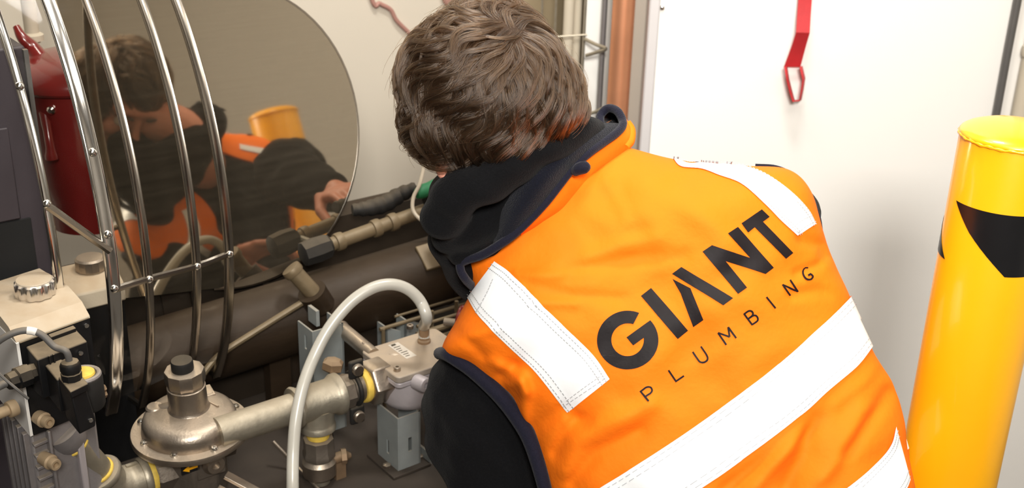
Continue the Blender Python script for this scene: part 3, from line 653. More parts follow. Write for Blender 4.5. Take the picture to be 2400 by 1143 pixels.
for px, py, d in ((101, 993, 1.50), (117, 1092, 1.53)):
    r = P(px, py, 1) - CAM; o = KP(0, -.048, 0); nr = unit(np.cross(ea, Z)); q = CAM + r * (((o - CAM) @ nr) / (r @ nr))
    obj('cap_screw', MB().lathe(q + en * .026, unit(-en + ea * .25), [(.009, 0), (.0105, .018), (.0082, .020), (.0082, .028), (.0075, .030), (.0044, .030), (.004, .025), (.0004, .025)], 16), M['tanbolt'], t)
obj('front_bar', MB().box(KP(.068, -.018, 0) * [1, 1, 0] + Z * (vz0 - .085), ea * .005, en * .006, Z * .045), M['boxbody'], t, bevel=.002)
q = P(0, 968, 1.50)
obj('side_bolt', MB().cyl(q - ea * .08, q + ea * .02, .007, 14).bead(q + ea * .016, ea, .011, .006), M['tanbolt'], t)
obj('outlet_boss', MB().lathe(v0 - dv * .034, dv, [(.029, 0), (.029, .014), (.027, .026), (.023, .034)], 28), M['alu'], t)

# solenoid plug in front
S0 = P(167, 925, 1.44)                                   # near top corner
sx = unit(HP(206, 906, S0[2]) - S0); sy = NN
def SP(a, b, z): return S0 + sx * a + sy * b + Z * z
t = thing('solenoid_plug', 'black solenoid connector plug with a cable gland on top', 'connector', SP(.02, .03, -.06))
sil = [SP(0, 0, -.002), SP(.022, 0, -.002), SP(.030, 0, -.050), SP(.028, 0, -.058), SP(.004, 0, -.058)]
obj('housing', MB().prism(sil, sy * .048), M['blackplastic'], t, bevel=.002)
obj('top_cap', MB().box(SP(.011, .018, .002), sx * .013, sy * .022, Z * .005), M['blackplastic'], t, bevel=.0015)
obj('rear_block', MB().box(SP(.011, .080, -.026), sx * .012, sy * .030, Z * .024), M['blackplastic'], t, bevel=.002)
obj('plug_screw', MB().lathe(SP(.022, -.0003, -.046), -sy, [(.003, 0), (.0026, .0015), (.0004, .0017)], 12), M['steel'], t)
gb = SP(.011, .022, .006)
obj('gland', MB().lathe(gb, Z, [(.012, 0), (.0125, .010), (.0115, .011), (.0125, .013), (.0125, .020), (.0105, .025), (.006, .027)], 10), M['blackplastic'], t)
cp = HP(206, 893, S0[2] - .004) + sy * .02
obj('coil', MB().lathe(cp - Z * .045, Z, [(.022, 0), (.024, .004), (.024, .040), (.021, .046), (.002, .047)], 28), M['rubber'], t)
obj('coil_ring', MB().torus(cp, Z, .020, .0032, 32, 8), M['alu'], t)
obj('coil_cap', MB().lathe(cp, Z, [(.016, 0), (.015, .004), (.003, .005)], 24), M['yellowtape'], t, 'yellow cap disc')
for k, z_ in enumerate((-.012, -.02)): obj('coil_bolt', MB().lathe(cp + sx * .022 + Z * (z_ - .02), sx, [(.006, 0), (.006, .007), (.003, .009)], 6), M['brass'], t)
cb = [gb + Z * .02, gb + Z * .04 - sx * .003, P(128, 812, 1.445), P(96, 783, 1.44), P(60, 774, 1.435), P(20, 785, 1.43), P(-20, 812, 1.43), P(-60, 850, 1.43)]
tc2 = catmull(cb, 60)
t = thing('sensor_cable', 'black cable with a white tag curving over the actuator block', 'cable', tc2[30])
obj('cable', MB().tube(tc2, .0042, 12), M['cable'], t)
i0 = int(np.argmin(abs(PIX(tc2)[:, 0] - 84))); i1 = int(np.argmin(abs(PIX(tc2)[:, 0] - 62)))
lo_, hi_ = min(i0, i1), max(i0, i1)
obj('cable_tag', MB().tube(tc2[lo_:hi_ + 1], .0049, 12), M['white'], t, 'white cable tag')
tag(obj('thin_wire', MB().tube(catmull([P(-10, 868, 1.47), P(14, 890, 1.475), P(40, 912, 1.48), P(66, 934, 1.49)], 20), .0018, 6), M['cable']), 'thin black wire dropping across the valve ribs', 'wire')
# second actuator seen through the guard
k2 = HP(170, 640, kz - .03)
q0 = P(150, 668, 1.80)
t2 = thing('rear_actuator', 'second beige actuator standing behind the clear guard', 'actuator', q0 - Z * .1)
def Q(a, n_, z): return q0 + AA * a + NN * n_ + Z * z
obj('lid', MB().prism([Q(0, -.02, -.012), Q(0, 0, 0), Q(0, .06, .004), Q(0, .09, -.01), Q(0, .09, -.04), Q(0, -.02, -.04)], AA * .085), M['beige'], t2, bevel=.003)
obj('case', MB().box(Q(.043, .036, (-.04 - (q0[2] - ZD)) / 2), AA * .040, NN * .05, Z * ((q0[2] - ZD - .041) / 2)), M['blackplastic'], t2)
kc = Q(.052, .03, .002)
obj('knob', MB().lathe(kc, Z, [(.022, 0), (.0235, .002), (.023, .018), (.020, .021), (.002, .022)], 14), M['cast'], t2, smooth=20)
tag(obj('casing_bolt', MB().lathe(HP(262, 1042, ZD), unit(Z - FW * .3), [(.011, 0), (.011, .012), (.0095, .014), (.006, .014), (.0055, .008), (.0004, .008)], 18), M['cast']), 'steel socket bolt on the base plate below the regulator flange', 'bolt')
# ---------------------------------------------------------------- the person
def cv3(x, y, z): return x * RT - y * UP + z * FW
person = thing('person', 'person with brown hair bending down in an orange high-visibility vest over a black sweatshirt', 'person', P(1880, 1430, 1.62) * [1, 1, 0])
ST = [(1090, 618, 1475, 347, 1.600, .072), (1106, 672, 1590, 376, 1.610, .100), (1072, 745, 1740, 389, 1.620, .122), (1037, 822, 1842, 398, 1.625, .132),
      (1100, 862, 1893, 450, 1.630, .140), (1180, 930, 1922, 548, 1.630, .145), (1240, 1020, 1943, 606, 1.630, .147), (1280, 1143, 1985, 700, 1.628, .147),
      (1335, 1250, 2034, 815, 1.624, .147), (1385, 1350, 2080, 890, 1.620, .146), (1430, 1440, 2103, 962, 1.616, .144), (1475, 1520, 2112, 1040, 1.612, .144), (1520, 1600, 2132, 1143, 1.608, .146), (1565, 1680, 2165, 1250, 1.605, .150)]
STA = np.array(ST, float)
def stat(u):                              # interpolated station
    n = 400
    i = u / (len(ST) - 1) * (n - 1); k = int(min(i, n - 2)); f = i - k
    return STF[k] * (1 - f) + STF[k + 1] * f
STF = catmull(STA, 400)
CREASE = [  # pixel polyline, width px, height m (positive: towards the viewer)
    ([(1196, 900), (1222, 890), (1228, 930), (1226, 985)], 16, .007), ([(1205, 860), (1180, 880), (1196, 930)], 18, -.005),
    ([(1150, 848), (1215, 880), (1232, 915)], 14, .005), ([(1260, 1000), (1320, 960), (1370, 985)], 20, -.004),
    ([(1320, 1100), (1352, 1040), (1410, 1000), (1520, 950)], 22, .0045), ([(1300, 1060), (1325, 1010), (1352, 985)], 14, -.004),
    ([(1345, 1130), (1400, 1060), (1500, 1010)], 18, -.004), ([(1240, 670), (1340, 690), (1460, 700)], 14, -.0022), ([(1210, 640), (1290, 645), (1380, 640)], 12, .002),
    ([(1250, 710), (1350, 712)], 10, .002), ([(1380, 600), (1460, 575), (1540, 560)], 22, .003), ([(1340, 640), (1450, 610), (1600, 600)], 20, -.0025),
    ([(1500, 420), (1600, 480), (1700, 560)], 40, .003), ([(1440, 470), (1500, 560)], 30, -.002), ([(1420, 420), (1470, 520)], 18, .002),
    ([(1700, 1143), (1790, 1050), (1850, 985)], 24, -.006), ([(1760, 1143), (1840, 1050), (1880, 990)], 22, .006), ([(1850, 1143), (1890, 1060), (1900, 980)], 26, -.007),
    ([(1930, 1120), (1985, 1030), (2020, 960)], 26, .005), ([(1990, 1060), (2060, 960), (2085, 920)], 20, -.005), ([(1960, 940), (2030, 880), (2050, 850)], 16, .003),
    ([(1640, 1143), (1720, 1080), (1790, 1020)], 20, .004), ([(1870, 640), (1920, 620)], 12, -.003), ([(1880, 560), (1925, 575), (1935, 600)], 14, -.004),
    ([(1860, 690), (1920, 680), (1970, 705)], 14, -.003), ([(1540, 800), (1700, 700)], 50, .003), ([(1180, 760), (1090, 790)], 16, .003), ([(1060, 770), (1110, 810), (1150, 850)], 14, -.003)]
def seg_dist(q, pl_):
    best = np.full(len(q), 1e9)
    for a, b in zip(pl_[:-1], pl_[1:]):
        a = np.array(a, float); b = np.array(b, float); ab = b - a; t_ = np.clip(((q - a) @ ab) / (ab @ ab), 0, 1)
        best = np.minimum(best, np.linalg.norm(q - (a + t_[:, None] * ab), axis=1))
    return best
def torso(us, ths, off=0.0):
    G = []
    for u in us:
        l0, l1, r0_, r1_, d, T = stat(u); Lp, Rp = P(l0, l1, d), P(r0_, r1_, d); c = (Lp + Rp) / 2; e = (Rp - Lp) / 2; el = np.linalg.norm(e)
        e = e * (1 - off / el); T = T - off; p = 2.35
        cs, sn = np.cos(ths), np.sin(ths)
        X = np.sign(cs) * np.abs(cs) ** (2 / p); Y = np.sign(sn) * np.abs(sn) ** (2 / p)
        spine = -.010 * np.exp(-(X / .16) ** 2) * (sn > 0) * min(1, u / 3) + .008 * (np.exp(-((X - .5) / .25) ** 2) + np.exp(-((X + .5) / .25) ** 2)) * (sn > 0) * math.exp(-((u - 3.6) / 1.8) ** 2)
        G.append(c + X[:, None] * e - FW * (Y * T + spine)[:, None])
    return np.array(G)
us = np.linspace(0, len(ST) - 1, 190)
t0, t1 = math.radians(-64), math.radians(244)
ths = np.linspace(t0, t1, 230)
VG = torso(us, ths)
flat_ = VG.reshape(-1, 3); pq = PIX(flat_)[:, :2]; back = np.tile(np.sin(ths), len(us)) > .02
disp = np.zeros(len(flat_))
for pl_, w_, a_ in CREASE:
    sel = back; d_ = seg_dist(pq[sel], pl_); disp[sel] += a_ * np.exp(-(d_ / w_) ** 2)
for pl_ in ([(1327, 1268), (1442, 1194), (1571, 1108), (1698, 1026), (1790, 960), (1925, 850), (2018, 755)], [(1470, 1525), (1670, 1398), (1850, 1298), (2011, 1192), (2080, 1120), (2112, 1062)]):
    q_ = np.clip((seg_dist(pq, pl_) - 72) / 45, 0, 1); disp *= .12 + .88 * q_ * q_ * (3 - 2 * q_)      # the stitched tape holds the cloth flat
fr = np.tile(np.clip(np.sin(ths) * 3, 0, 1), len(us))
ns = .0022 * (np.sin(pq[:, 0] * .021 + pq[:, 1] * .034) * np.sin(pq[:, 0] * .013 - pq[:, 1] * .019 + 1.3)) + .0012 * np.sin(pq[:, 0] * .05 + 2 * np.sin(pq[:, 1] * .03))
flat_ = flat_ - FW * ((disp * 1.9 + ns * .9) * fr)[:, None]
VG = flat_.reshape(VG.shape)
vm = MB().grid(VG); vest = obj('vest', vm, M['orange'], person, 'orange high-visibility vest with white reflective tape and black lettering', smooth=180, fixn=False)
so = vest.modifiers.new('thickness', 'SOLIDIFY'); so.thickness = .004; so.offset = -1
bvh = BVHTree.FromPolygons([tuple(v) for v in flat_], vm.f)
def hit(px, py, lift=.0012):
    r = unit(P(px, py, 1) - CAM); h_, n_, i_, d_ = bvh.ray_cast(Vector(CAM), Vector(r))
    if h_ is None:
        h_, n_, i_, d_ = bvh.find_nearest(Vector(P(px, py, 1.60)))
    n_ = np.array(n_); n_ = n_ if n_ @ r < 0 else -n_
    return np.array(h_) + n_ * lift
def vchild(name, mb, m_, label=None, smooth=60): return obj(name, mb, m_, vest, label, smooth=smooth, fixn=False)
def band(e0, e1, n=70, k=8, lift=.0016, ext=0):
    a = catmull(e0, n); b = catmull(e1, n)
    return MB().grid(np.array([[hit(*(a[i] * (1 - j / k) + b[i] * j / k), lift) for j in range(k + 1)] for i in range(n)]))
def stitch_line(mb, pts, n=60, wpx=1.5, lift=.0042, dash=True):
    a = catmull(pts, n); T_ = np.gradient(a, axis=0); N_ = np.stack([-T_[:, 1], T_[:, 0]], 1); N_ /= np.linalg.norm(N_, axis=1)[:, None]
    for i in range(n - 1):
        if dash and i % 3 == 2: continue
        mb.grid(np.array([[hit(*(a[i] - N_[i] * wpx / 2), lift), hit(*(a[i] + N_[i] * wpx / 2), lift)], [hit(*(a[i + 1] - N_[i + 1] * wpx / 2), lift), hit(*(a[i + 1] + N_[i + 1] * wpx / 2), lift)]]))
LE = [(1097, 698), (1128, 746), (1190, 808), (1256, 871), (1330, 966)]; RE = [(1160, 612), (1200, 642), (1262, 706), (1327, 769), (1389, 830), (1429, 887)]
vchild('shoulder_tape', band(LE, RE), M['tape'], 'white vertical tape on the left shoulder blade')
LE2 = [(1575, 369), (1595, 391), (1644, 397), (1683, 411), (1739, 433), (1795, 482), (1830, 518), (1867, 552)]; RE2 = [(1583, 372), (1618, 384), (1665, 379), (1735, 388), (1795, 410), (1851, 448), (1892, 490), (1910, 525)]
vchild('shoulder_tape', band(LE2, RE2), M['tape'], 'white vertical tape over the right shoulder')
CT = [(1310, 1205), (1404, 1143), (1500, 1084), (1600, 1017), (1741, 917), (1850, 829), (1904, 781), (1950, 738), (1994, 692)]
CBt = [(1345, 1330), (1480, 1245), (1642, 1143), (1797, 1034), (1880, 968), (1937, 917), (2005, 860), (2046, 806)]
vchild('waist_tape', band(CT, CBt, 170, 20, .0032), M['tape'], 'white tape running across the back below the lettering')
WT = [(1450, 1470), (1640, 1345), (1800, 1265), (1982, 1143), (2050, 1085), (2084, 1042), (2096, 1000)]
WB_ = [(1490, 1580), (1700, 1450), (1900, 1330), (2040, 1240), (2095, 1180), (2120, 1145), (2129, 1124)]
vchild('waist_tape', band(WT, WB_, 130, 18, .0030), M['tape'], 'lower white tape near the hem')
# tapes carried round the front panels
for ua, ub in ((7.0, 8.2), (10.3, 11.6)):
    for ta, tb in ((-62, -3), (183, 242)):
        g = torso(np.linspace(ua, ub, 8), np.radians(np.linspace(ta, tb, 30)), -.0035); vchild('front_tape', MB().grid(g), M['tape'])
for ta, tb in ((-50, -40), (220, 230)):
    g = torso(np.linspace(1.0, 7.0, 30), np.radians(np.linspace(ta, tb, 6)), -.0035); vchild('front_tape', MB().grid(g), M['tape'])
sm = MB()
def inset(e0, e1, f): a = catmull(e0, 24); b = catmull(e1, 24); return a * (1 - f) + b * f
for e0, e1 in ((LE, RE), (LE2, RE2), (CT, CBt), (WT, WB_)):
    for f in (.07, .17, .83, .93): stitch_line(sm, inset(e0, e1, f)[::1], 150)
stitch_line(sm, [(1160, 655), (1145, 690), (1120, 735)], 30); stitch_line(sm, [(1330, 935), (1370, 905), (1405, 880)], 30)
stitch_line(sm, [(1320, 950), (1368, 918), (1418, 884)], 30); stitch_line(sm, [(1862, 528), (1880, 514), (1898, 508)], 20); stitch_line(sm, [(1866, 545), (1886, 530), (1906, 520)], 20)
st_ = vchild('stitching', sm, M['stitch'], 'grey dashed stitching along the tapes'); st_['kind'] = 'stuff'

# lettering, laid on the cloth
def cr(x, y): return (1380 + x / 2.382, 480 + y / 2.382)
def arc(c, rx, ry, a0, a1, n=36): return [(c[0] + rx * math.cos(a), c[1] + ry * math.sin(a)) for a in np.linspace(a0, a1, n)]
def glyph(poly, lift=.0013, maxlen=9.0):
    pl_ = [Vector((x, y, 0)) for x, y in poly]; tr = tessellate_polygon([pl_])
    bm = bmesh.new(); vs = [bm.verts.new(v) for v in pl_]
    for f in tr:
        try: bm.faces.new([vs[i] for i in f])
        except ValueError: pass
    for _ in range(7):
        E_ = [e for e in bm.edges if e.calc_length() > maxlen]
        if not E_: break
        bmesh.ops.subdivide_edges(bm, edges=E_, cuts=1); bmesh.ops.triangulate(bm, faces=bm.faces[:])
    bm.verts.ensure_lookup_table(); bm.verts.index_update()
    V_ = [hit(v.co.x, v.co.y, lift) for v in bm.verts]; F_ = []
    for f in bm.faces:
        i = [v.index for v in f.verts]; F_.append(i)
    bm.free(); return V_, F_
ca0 = math.atan2(-149 / 163, 63 / 171); ca1 = math.atan2(-112 / 163, 128 / 171)
Gp = arc((217, 754), 171, 163, ca0, ca0 - 2 * PI + (ca1 - ca0), 60)
bi = math.atan2(-8, 91); ti = math.atan2(-86, 30)
Gp += [(210, 738), (248, 783), (306, 742)] + arc((217, 752), 91, 91, bi + .0, ti + 2 * PI, 44)
GI = [Gp, [(290, 508), (347, 463), (553, 700), (495, 747)], [(468, 412), (568, 465), (640, 640), (583, 680), (514, 492)], [(465, 383), (517, 346), (805, 520), (750, 560)],
      [(635, 260), (688, 224), (900, 296), (775, 160), (830, 124), (1030, 350), (985, 385), (762, 312), (882, 462), (833, 497)],
      [(850, 103), (963, 26), (1007, 68), (970, 95), (1138, 268), (1098, 300), (925, 125), (888, 155)]]
names = []
for gi, gp in enumerate(GI):
    V_, F_ = glyph([cr(*q) for q in gp]); m = MB(); m.add(V_, F_); names.append(m)
a_m = MB(); 
def joinmb(*ms):
    o = MB()
    for q in ms: o.add(np.vstack(q.v), q.f)
    return o
for m in (names[0], names[1], joinmb(names[2], names[3]), names[4], names[5]): vchild('printed_letter', m, M['print'])
def stroke(lines, wpx=4.2):
    m = MB()
    for ln in lines:
        n = max(8, int(sum(np.linalg.norm(np.subtract(b, a)) for a, b in zip(ln[:-1], ln[1:])) / 5))
        pts = []                                         # straight strokes: resample
        for a, b in zip(ln[:-1], ln[1:]):
            k = max(2, int(np.linalg.norm(np.subtract(b, a)) / 4))
            for t_ in np.linspace(0, 1, k, endpoint=False): pts.append(np.array(a) * (1 - t_) + np.array(b) * t_)
        pts.append(np.array(ln[-1], float)); pts = np.array(pts)
        T_ = np.gradient(pts, axis=0); N_ = np.stack([-T_[:, 1], T_[:, 0]], 1); N_ /= np.linalg.norm(N_, axis=1)[:, None]
        m.grid(np.array([[hit(*(p_ - n_ * wpx / 2), .0013), hit(*(p_ + n_ * wpx / 2), .0013)] for p_, n_ in zip(pts, N_)]))
    return m
def sm_(pts, n=20): return [tuple(q) for q in catmull(pts, n)]
C_ = lambda *p_: [cr(*q) for q in p_]
PL = [[C_((287, 1036), (334, 1096)), sm_(C_((290, 1040), (322, 1016), (345, 1018), (352, 1036), (342, 1052), (313, 1072)), 22)],
      [C_((443, 921), (488, 987)), C_((484, 984), (530, 953))],
      [sm_(C_((579, 819), (606, 858), (622, 876), (645, 877), (663, 862), (659, 838), (626, 789)), 26)],
      [C_((768, 781), (722, 712)), C_((722, 712), (786, 736)), C_((786, 736), (777, 680)), C_((777, 680), (822, 743))],
      [C_((864, 604), (912, 670)), sm_(C_((866, 607), (892, 590), (910, 594), (914, 612), (889, 634)), 16), sm_(C_((889, 634), (920, 615), (938, 622), (941, 644), (911, 667)), 18)],
      [C_((989, 514), (1040, 577))],
      [C_((1122, 507), (1079, 444)), C_((1079, 446), (1163, 481)), C_((1165, 483), (1121, 419))],
      [sm_(C_((1221, 350), (1203, 352), (1193, 370), (1198, 397), (1213, 415), (1234, 417), (1248, 402), (1238, 388)), 26), C_((1239, 386), (1222, 396))]]
for ls in PL: vchild('printed_letter', stroke(ls), M['print'])

# armhole binding
def gpt(u, deg): return torso([u], np.array([math.radians(deg)]), -.002)[0, 0]
lb_ = [P(1033, 826, 1.60)] + [gpt(u, 168) for u in np.linspace(3.15, 7.6, 16)]
lb_ = catmull([P(1030, 828, 1.63), P(1048, 830, 1.59), P(1074, 844, 1.58), P(1106, 865, 1.578), P(1146, 900, 1.575), P(1180, 935, 1.575), P(1212, 977, 1.575), P(1240, 1025, 1.575), P(1260, 1082, 1.575), P(1278, 1150, 1.575), P(1296, 1240, 1.60)], 60)
vchild('armhole_binding', MB().tube(lb_, [.0085 + .0030 * math.sin(PI * i / 59) for i in range(60)], 12), M['binding'], 'navy binding around the left armhole')
rb_ = catmull([P(1770, 391, 1.63), P(1815, 394, 1.625), P(1850, 408, 1.625), P(1880, 432, 1.625), P(1902, 470, 1.63), P(1916, 510, 1.635), P(1922, 550, 1.65)], 40)
vchild('armhole_binding', MB().tube(rb_, .0046, 12), M['binding'], 'navy binding around the right armhole')
# hem flap on the right flank
fl = [[P(2088, 985, 1.60), P(2106, 968, 1.63)], [P(2096, 1020, 1.60), P(2120, 1012, 1.635)], [P(2112, 1068, 1.605), P(2131, 1050, 1.64)]]
vchild('side_tape', MB().grid(np.array(fl)), M['tape'], 'white tape end on the right flank')
fo = [[P(2108, 1064, 1.61), P(2131, 1048, 1.645)], [P(2118, 1100, 1.61), P(2132, 1100, 1.65)], [P(2130, 1180, 1.61), P(2142, 1180, 1.65)]]
vchild('side_panel', MB().grid(np.array(fo)), M['orange'])

# collar: navy fleece folded outwards, orange beneath
IN = [(1406, 296, 1.585), (1380, 302, 1.575), (1355, 314, 1.560), (1303, 342, 1.535), (1268, 372, 1.515), (1226, 410, 1.500), (1200, 447, 1.497), (1183, 487, 1.503), (1170, 530, 1.520), (1160, 570, 1.540)]
OUT = [(1458, 296, 1.580), (1444, 312, 1.565), (1416, 332, 1.545), (1380, 358, 1.520), (1345, 390, 1.508), (1310, 434, 1.498), (1282, 470, 1.496), (1247, 508, 1.500), (1205, 548, 1.506), (1166, 576, 1.515)]
IN = [(x, y, d - .020 * math.sin(PI * min(1, i / 6))) for i, (x, y, d) in enumerate(IN)]
a = catmull(IN, 60); b = catmull(OUT, 60); G = []
for i in range(60):
    row = []
    for j in range(11):
        f = j / 10; q = a[i] * (1 - f) + b[i] * f; bul = .024 * math.sin(PI * min(1, f * 1.05)) * math.sin(PI * (.08 + .84 * i / 59))
        row.append(P(q[0], q[1], q[2] - bul))
    G.append(row)
cb_ = obj('collar', MB().grid(np.array(G)), M['navy'], vest, 'navy fleece collar folded outwards', smooth=80)
sd = cb_.modifiers.new('thickness', 'SOLIDIFY'); sd.thickness = .005; sd.offset = -1
op = [P(*q) for q in [(1407, 292, 1.60), (1407, 272, 1.61), (1419, 257, 1.61), (1433, 254, 1.605), (1449, 263, 1.595), (1459, 283, 1.585)]] + [P(x, y, d - .006) for x, y, d in OUT] + [P(*q) for q in [(1128, 598, 1.522), (1084, 613, 1.540), (1079, 631, 1.545), (1091, 654, 1.556), (1109, 673, 1.585)]]
op = catmull(op, 150)
vchild('collar_binding', MB().tube(op, .0058, 12), M['binding'], 'navy binding along the collar edge')
cup = []
ring = catmull([(1409, 292, 1.60), (1408, 272, 1.61), (1419, 258, 1.61), (1433, 256, 1.605), (1447, 264, 1.595), (1457, 284, 1.585), (1450, 304, 1.575), (1428, 306, 1.58), (1409, 300, 1.59)], 36)
for f, dz_ in ((1, 0), (.9, .02), (.7, .045), (.35, .06), (.02, .065)):
    cup.append([P(1432 + (x - 1432) * f, 282 + (y - 282) * f, d + dz_) for x, y, d in ring])
vchild('collar_lining', MB().grid(np.array(cup)), M['navy'], 'dark inside of the curled collar corner')
O2 = [(1462, 274, 1.592), (1461, 296, 1.584), (1447, 318, 1.568), (1418, 340, 1.548), (1382, 366, 1.524), (1349, 398, 1.512), (1314, 442, 1.503), (1286, 478, 1.502), (1251, 516, 1.506), (1218, 543, 1.514)]
O3 = [(1466, 275, 1.60), (1484, 305, 1.60), (1481, 330, 1.59), (1466, 360, 1.585), (1430, 390, 1.56), (1394, 422, 1.545), (1355, 460, 1.535), (1316, 498, 1.53), (1266, 530, 1.53), (1222, 553, 1.53)]
a = catmull(O2, 60); b = catmull(O3, 60); G = []
for i in range(60):
    G.append([P(*(a[i] * (1 - j / 8) + b[i] * j / 8 - np.array([0, 0, .004 * math.sin(PI * j / 8)]))) for j in range(9)])
vchild('collar_stand', MB().grid(np.array(G)), M['orange'], 'orange outer face of the collar')
vchild('collar_tip', MB().tube(catmull([P(1470, 285, 1.60), P(1478, 305, 1.60), P(1476, 330, 1.59), P(1466, 346, 1.58)], 20), [.0035 + .0035 * math.sin(PI * (i + 2) / 24) for i in range(20)], 12), M['orange'])
hl = MB().tube(catmull([P(1346, 404, 1.495), P(1356, 396, 1.488), P(1370, 392, 1.484), P(1384, 391, 1.484)], 16), [.005, .006, .0066, .007, .0074, .0078, .008, .008, .0082, .0082, .008, .0078, .0072, .006, .0045, .002], 14)
vchild('hanging_loop', hl, M['binding'], 'short navy hanging loop')

# remeshed soft bodies
def soft(name, mb, m_, parent, label, voxel, smooth_it=6, extra=None):
    o = obj(name, mb, m_, parent, label, smooth=0)
    r = o.modifiers.new('remesh', 'REMESH'); r.mode = 'VOXEL'; r.voxel_size = voxel; r.use_smooth_shade = True
    s_ = o.modifiers.new('smooth', 'SMOOTH'); s_.factor = .5; s_.iterations = smooth_it
    dg = bpy.context.evaluated_depsgraph_get(); ev = o.evaluated_get(dg); me = bpy.data.meshes.new_from_object(ev)
    if extra is not None:
        n = len(me.vertices); co = np.empty(n * 3); me.vertices.foreach_get('co', co); co = co.reshape(-1, 3); no = np.empty(n * 3); me.vertices.foreach_get('normal', no)
        base = wloc(o); co = extra(co + base, no.reshape(-1, 3)) - base; me.vertices.foreach_set('co', co.ravel()); me.update()
    o.modifiers.clear(); o.data = me; me.polygons.foreach_set('use_smooth', [True] * len(me.polygons))
    return o
def limb(mb, pts, rad, n=20):              # closed tapering tube with rounded ends
    pts = catmull(pts, 30); r = np.interp(np.linspace(0, 1, 30), np.linspace(0, 1, len(rad)), rad)
    mb.tube(pts, r, n); mb.ball(pts[0], r[0] * .99); mb.ball(pts[-1], r[-1] * .99); return mb

# head frame
HU = unit(cv3(-.30, -.80, .52)); HF = cv3(-.50, .38, .78); HF = unit(HF - HU * (HF @ HU)); HS = unit(np.cross(HU, HF))
if HS @ RT > 0: HS = -HS                   # towards the person's own left
HC = P(1142, 208, 1.525)
def H(s, f_, u): return HC + HS * s + HF * f_ + HU * u
HR_ = np.array([HS, HF, HU])
RFL = lambda q: CAM + (q - CAM) + 2 * (PH - PN @ (q - CAM)) * PN     # mirror image in the polished cover
LW, RW = P(1192, 790, 1.79), RFL(P(772, 452, 2.48))      # wrists
LEl, REl = P(1190, 1240, 1.66), P(1330, 478, 1.86)
bm_ = MB()
bm_.ball(H(0, .008, 0), 1, (.072, .086, .088), HR_, 24).ball(H(0, .034, -.066), 1, (.056, .062, .060), HR_, 20).ball(H(0, .070, -.105), 1, (.026, .022, .020), HR_)
bm_.ball(H(0, .075, .016), 1, (.058, .022, .016), HR_).ball(H(0, .108, -.046), 1, (.015, .016, .011), HR_)
limb(bm_, [H(0, .090, .0), H(0, .098, -.02), H(0, .108, -.042)], [.008, .009, .012], 10)
for s in (-1, 1):
    bm_.ball(H(s * .042, .068, -.040), 1, (.022, .018, .022), HR_).ball(H(s * .080, -.004, -.028), 1, (.008, .019, .031), HR_).ball(H(s * .014, .098, -.050), 1, (.008, .009, .007), HR_)
bm_.ball(H(0, .086, -.074), 1, (.026, .012, .006), HR_).ball(H(0, .084, -.084), 1, (.022, .012, .006), HR_)
bm_.ball(P(1036, 397, 1.465), 1, (.0075, .010, .016), HR_).ball(P(1045, 385, 1.48), 1, (.010, .016, .02), HR_)
nb = P(1290, 480, 1.67)
limb(bm_, [H(0, .015, -.05), P(1215, 350, 1.64), nb], [.050, .048, .055])
TC = [np.array(stat(u)) for u in (1, 4, 8, 12)]
tcp = [P((q[0] + q[2]) / 2, (q[1] + q[3]) / 2, q[4]) for q in TC]
bm_.grid(torso(np.linspace(1.0, 12.5, 24), np.linspace(0, 2 * PI, 48, endpoint=False), .03), True)
k48 = 48; nb_ = bm_.n - 24 * 48
bm_.f += [tuple(nb_ + i for i in range(48))[::-1], tuple(nb_ + 23 * 48 + i for i in range(48))]
limb(bm_, [nb, tcp[0] + FW * .03], [.055, .06])
LSh, RSh = P(1195, 850, 1.68), P(1790, 530, 1.72)
limb(bm_, [LSh, (LSh + LEl) / 2, LEl], [.055, .050, .040]); limb(bm_, [LEl, (LEl + LW) / 2, LW], [.040, .036, .026])
limb(bm_, [RSh, (RSh + REl) / 2, REl], [.055, .050, .040]); limb(bm_, [REl, (REl + RW) / 2, RW], [.040, .036, .026])
def hand(mb, W, dirv, nrm, bend, thumb_side):      # wrist, pointing direction, palm normal (into the grip)
    d = unit(dirv); n_ = unit(nrm - d * (nrm @ d)); s = np.cross(d, n_); B = np.array([s, d, n_])
    mb.ball(W + d * .048, 1, (.040, .050, .016), B); limb(mb, [W - d * .01, W + d * .03], [.026, .027], 14)
    for i, (o, L_, r) in enumerate(((-.030, .062, .0082), (-.0105, .072, .0088), (.0095, .078, .009), (.0295, .072, .0086))):
        p_ = W + d * (.090 - .006 * abs(i - 2)) + s * o * thumb_side; a = .0; chain = [W + d * .06 + s * o * .8 * thumb_side, p_]
        for k, f in enumerate((.46, .31, .23)):
            a += bend[k]; p_ = p_ + (d * math.cos(a) + n_ * math.sin(a)) * L_ * f; chain.append(p_)
        for k in range(len(chain) - 1): limb(mb, [chain[k], chain[k + 1]], [r * (1.05 - .08 * k), r * (1 - .08 * k)], 10)
    q = W + d * .022 + s * .030 * thumb_side; t1_ = q + (d * .6 + s * .55 * thumb_side + n_ * .55) * .040; t2_ = t1_ + (d * .75 + s * .05 * thumb_side + n_ * .65) * .032; t3_ = t2_ + (d * .75 - s * .25 * thumb_side + n_ * .6) * .026
    limb(mb, [q, t1_], [.015, .0115], 10); limb(mb, [t1_, t2_], [.0115, .0105], 10); limb(mb, [t2_, t3_], [.0105, .0085], 10)
gmid = g0 + gd * (AN(RW)[0] - AN(g0)[0]) / AN(gd)[0]
hand(bm_, RW, (gmid + Z * .03 + NN * .02) - RW + AA * -.01, -Z * .8 + NN * .3 + AA * .1, (.5, .8, .5), 1)
hand(bm_, LW, NN * .45 + AA * .6 + Z * .1, NN * .4 - Z * .7, (.35, .5, .35), -1)
hipc = P(1870, 1465, 1.67); hz = hipc[2]
hips = []
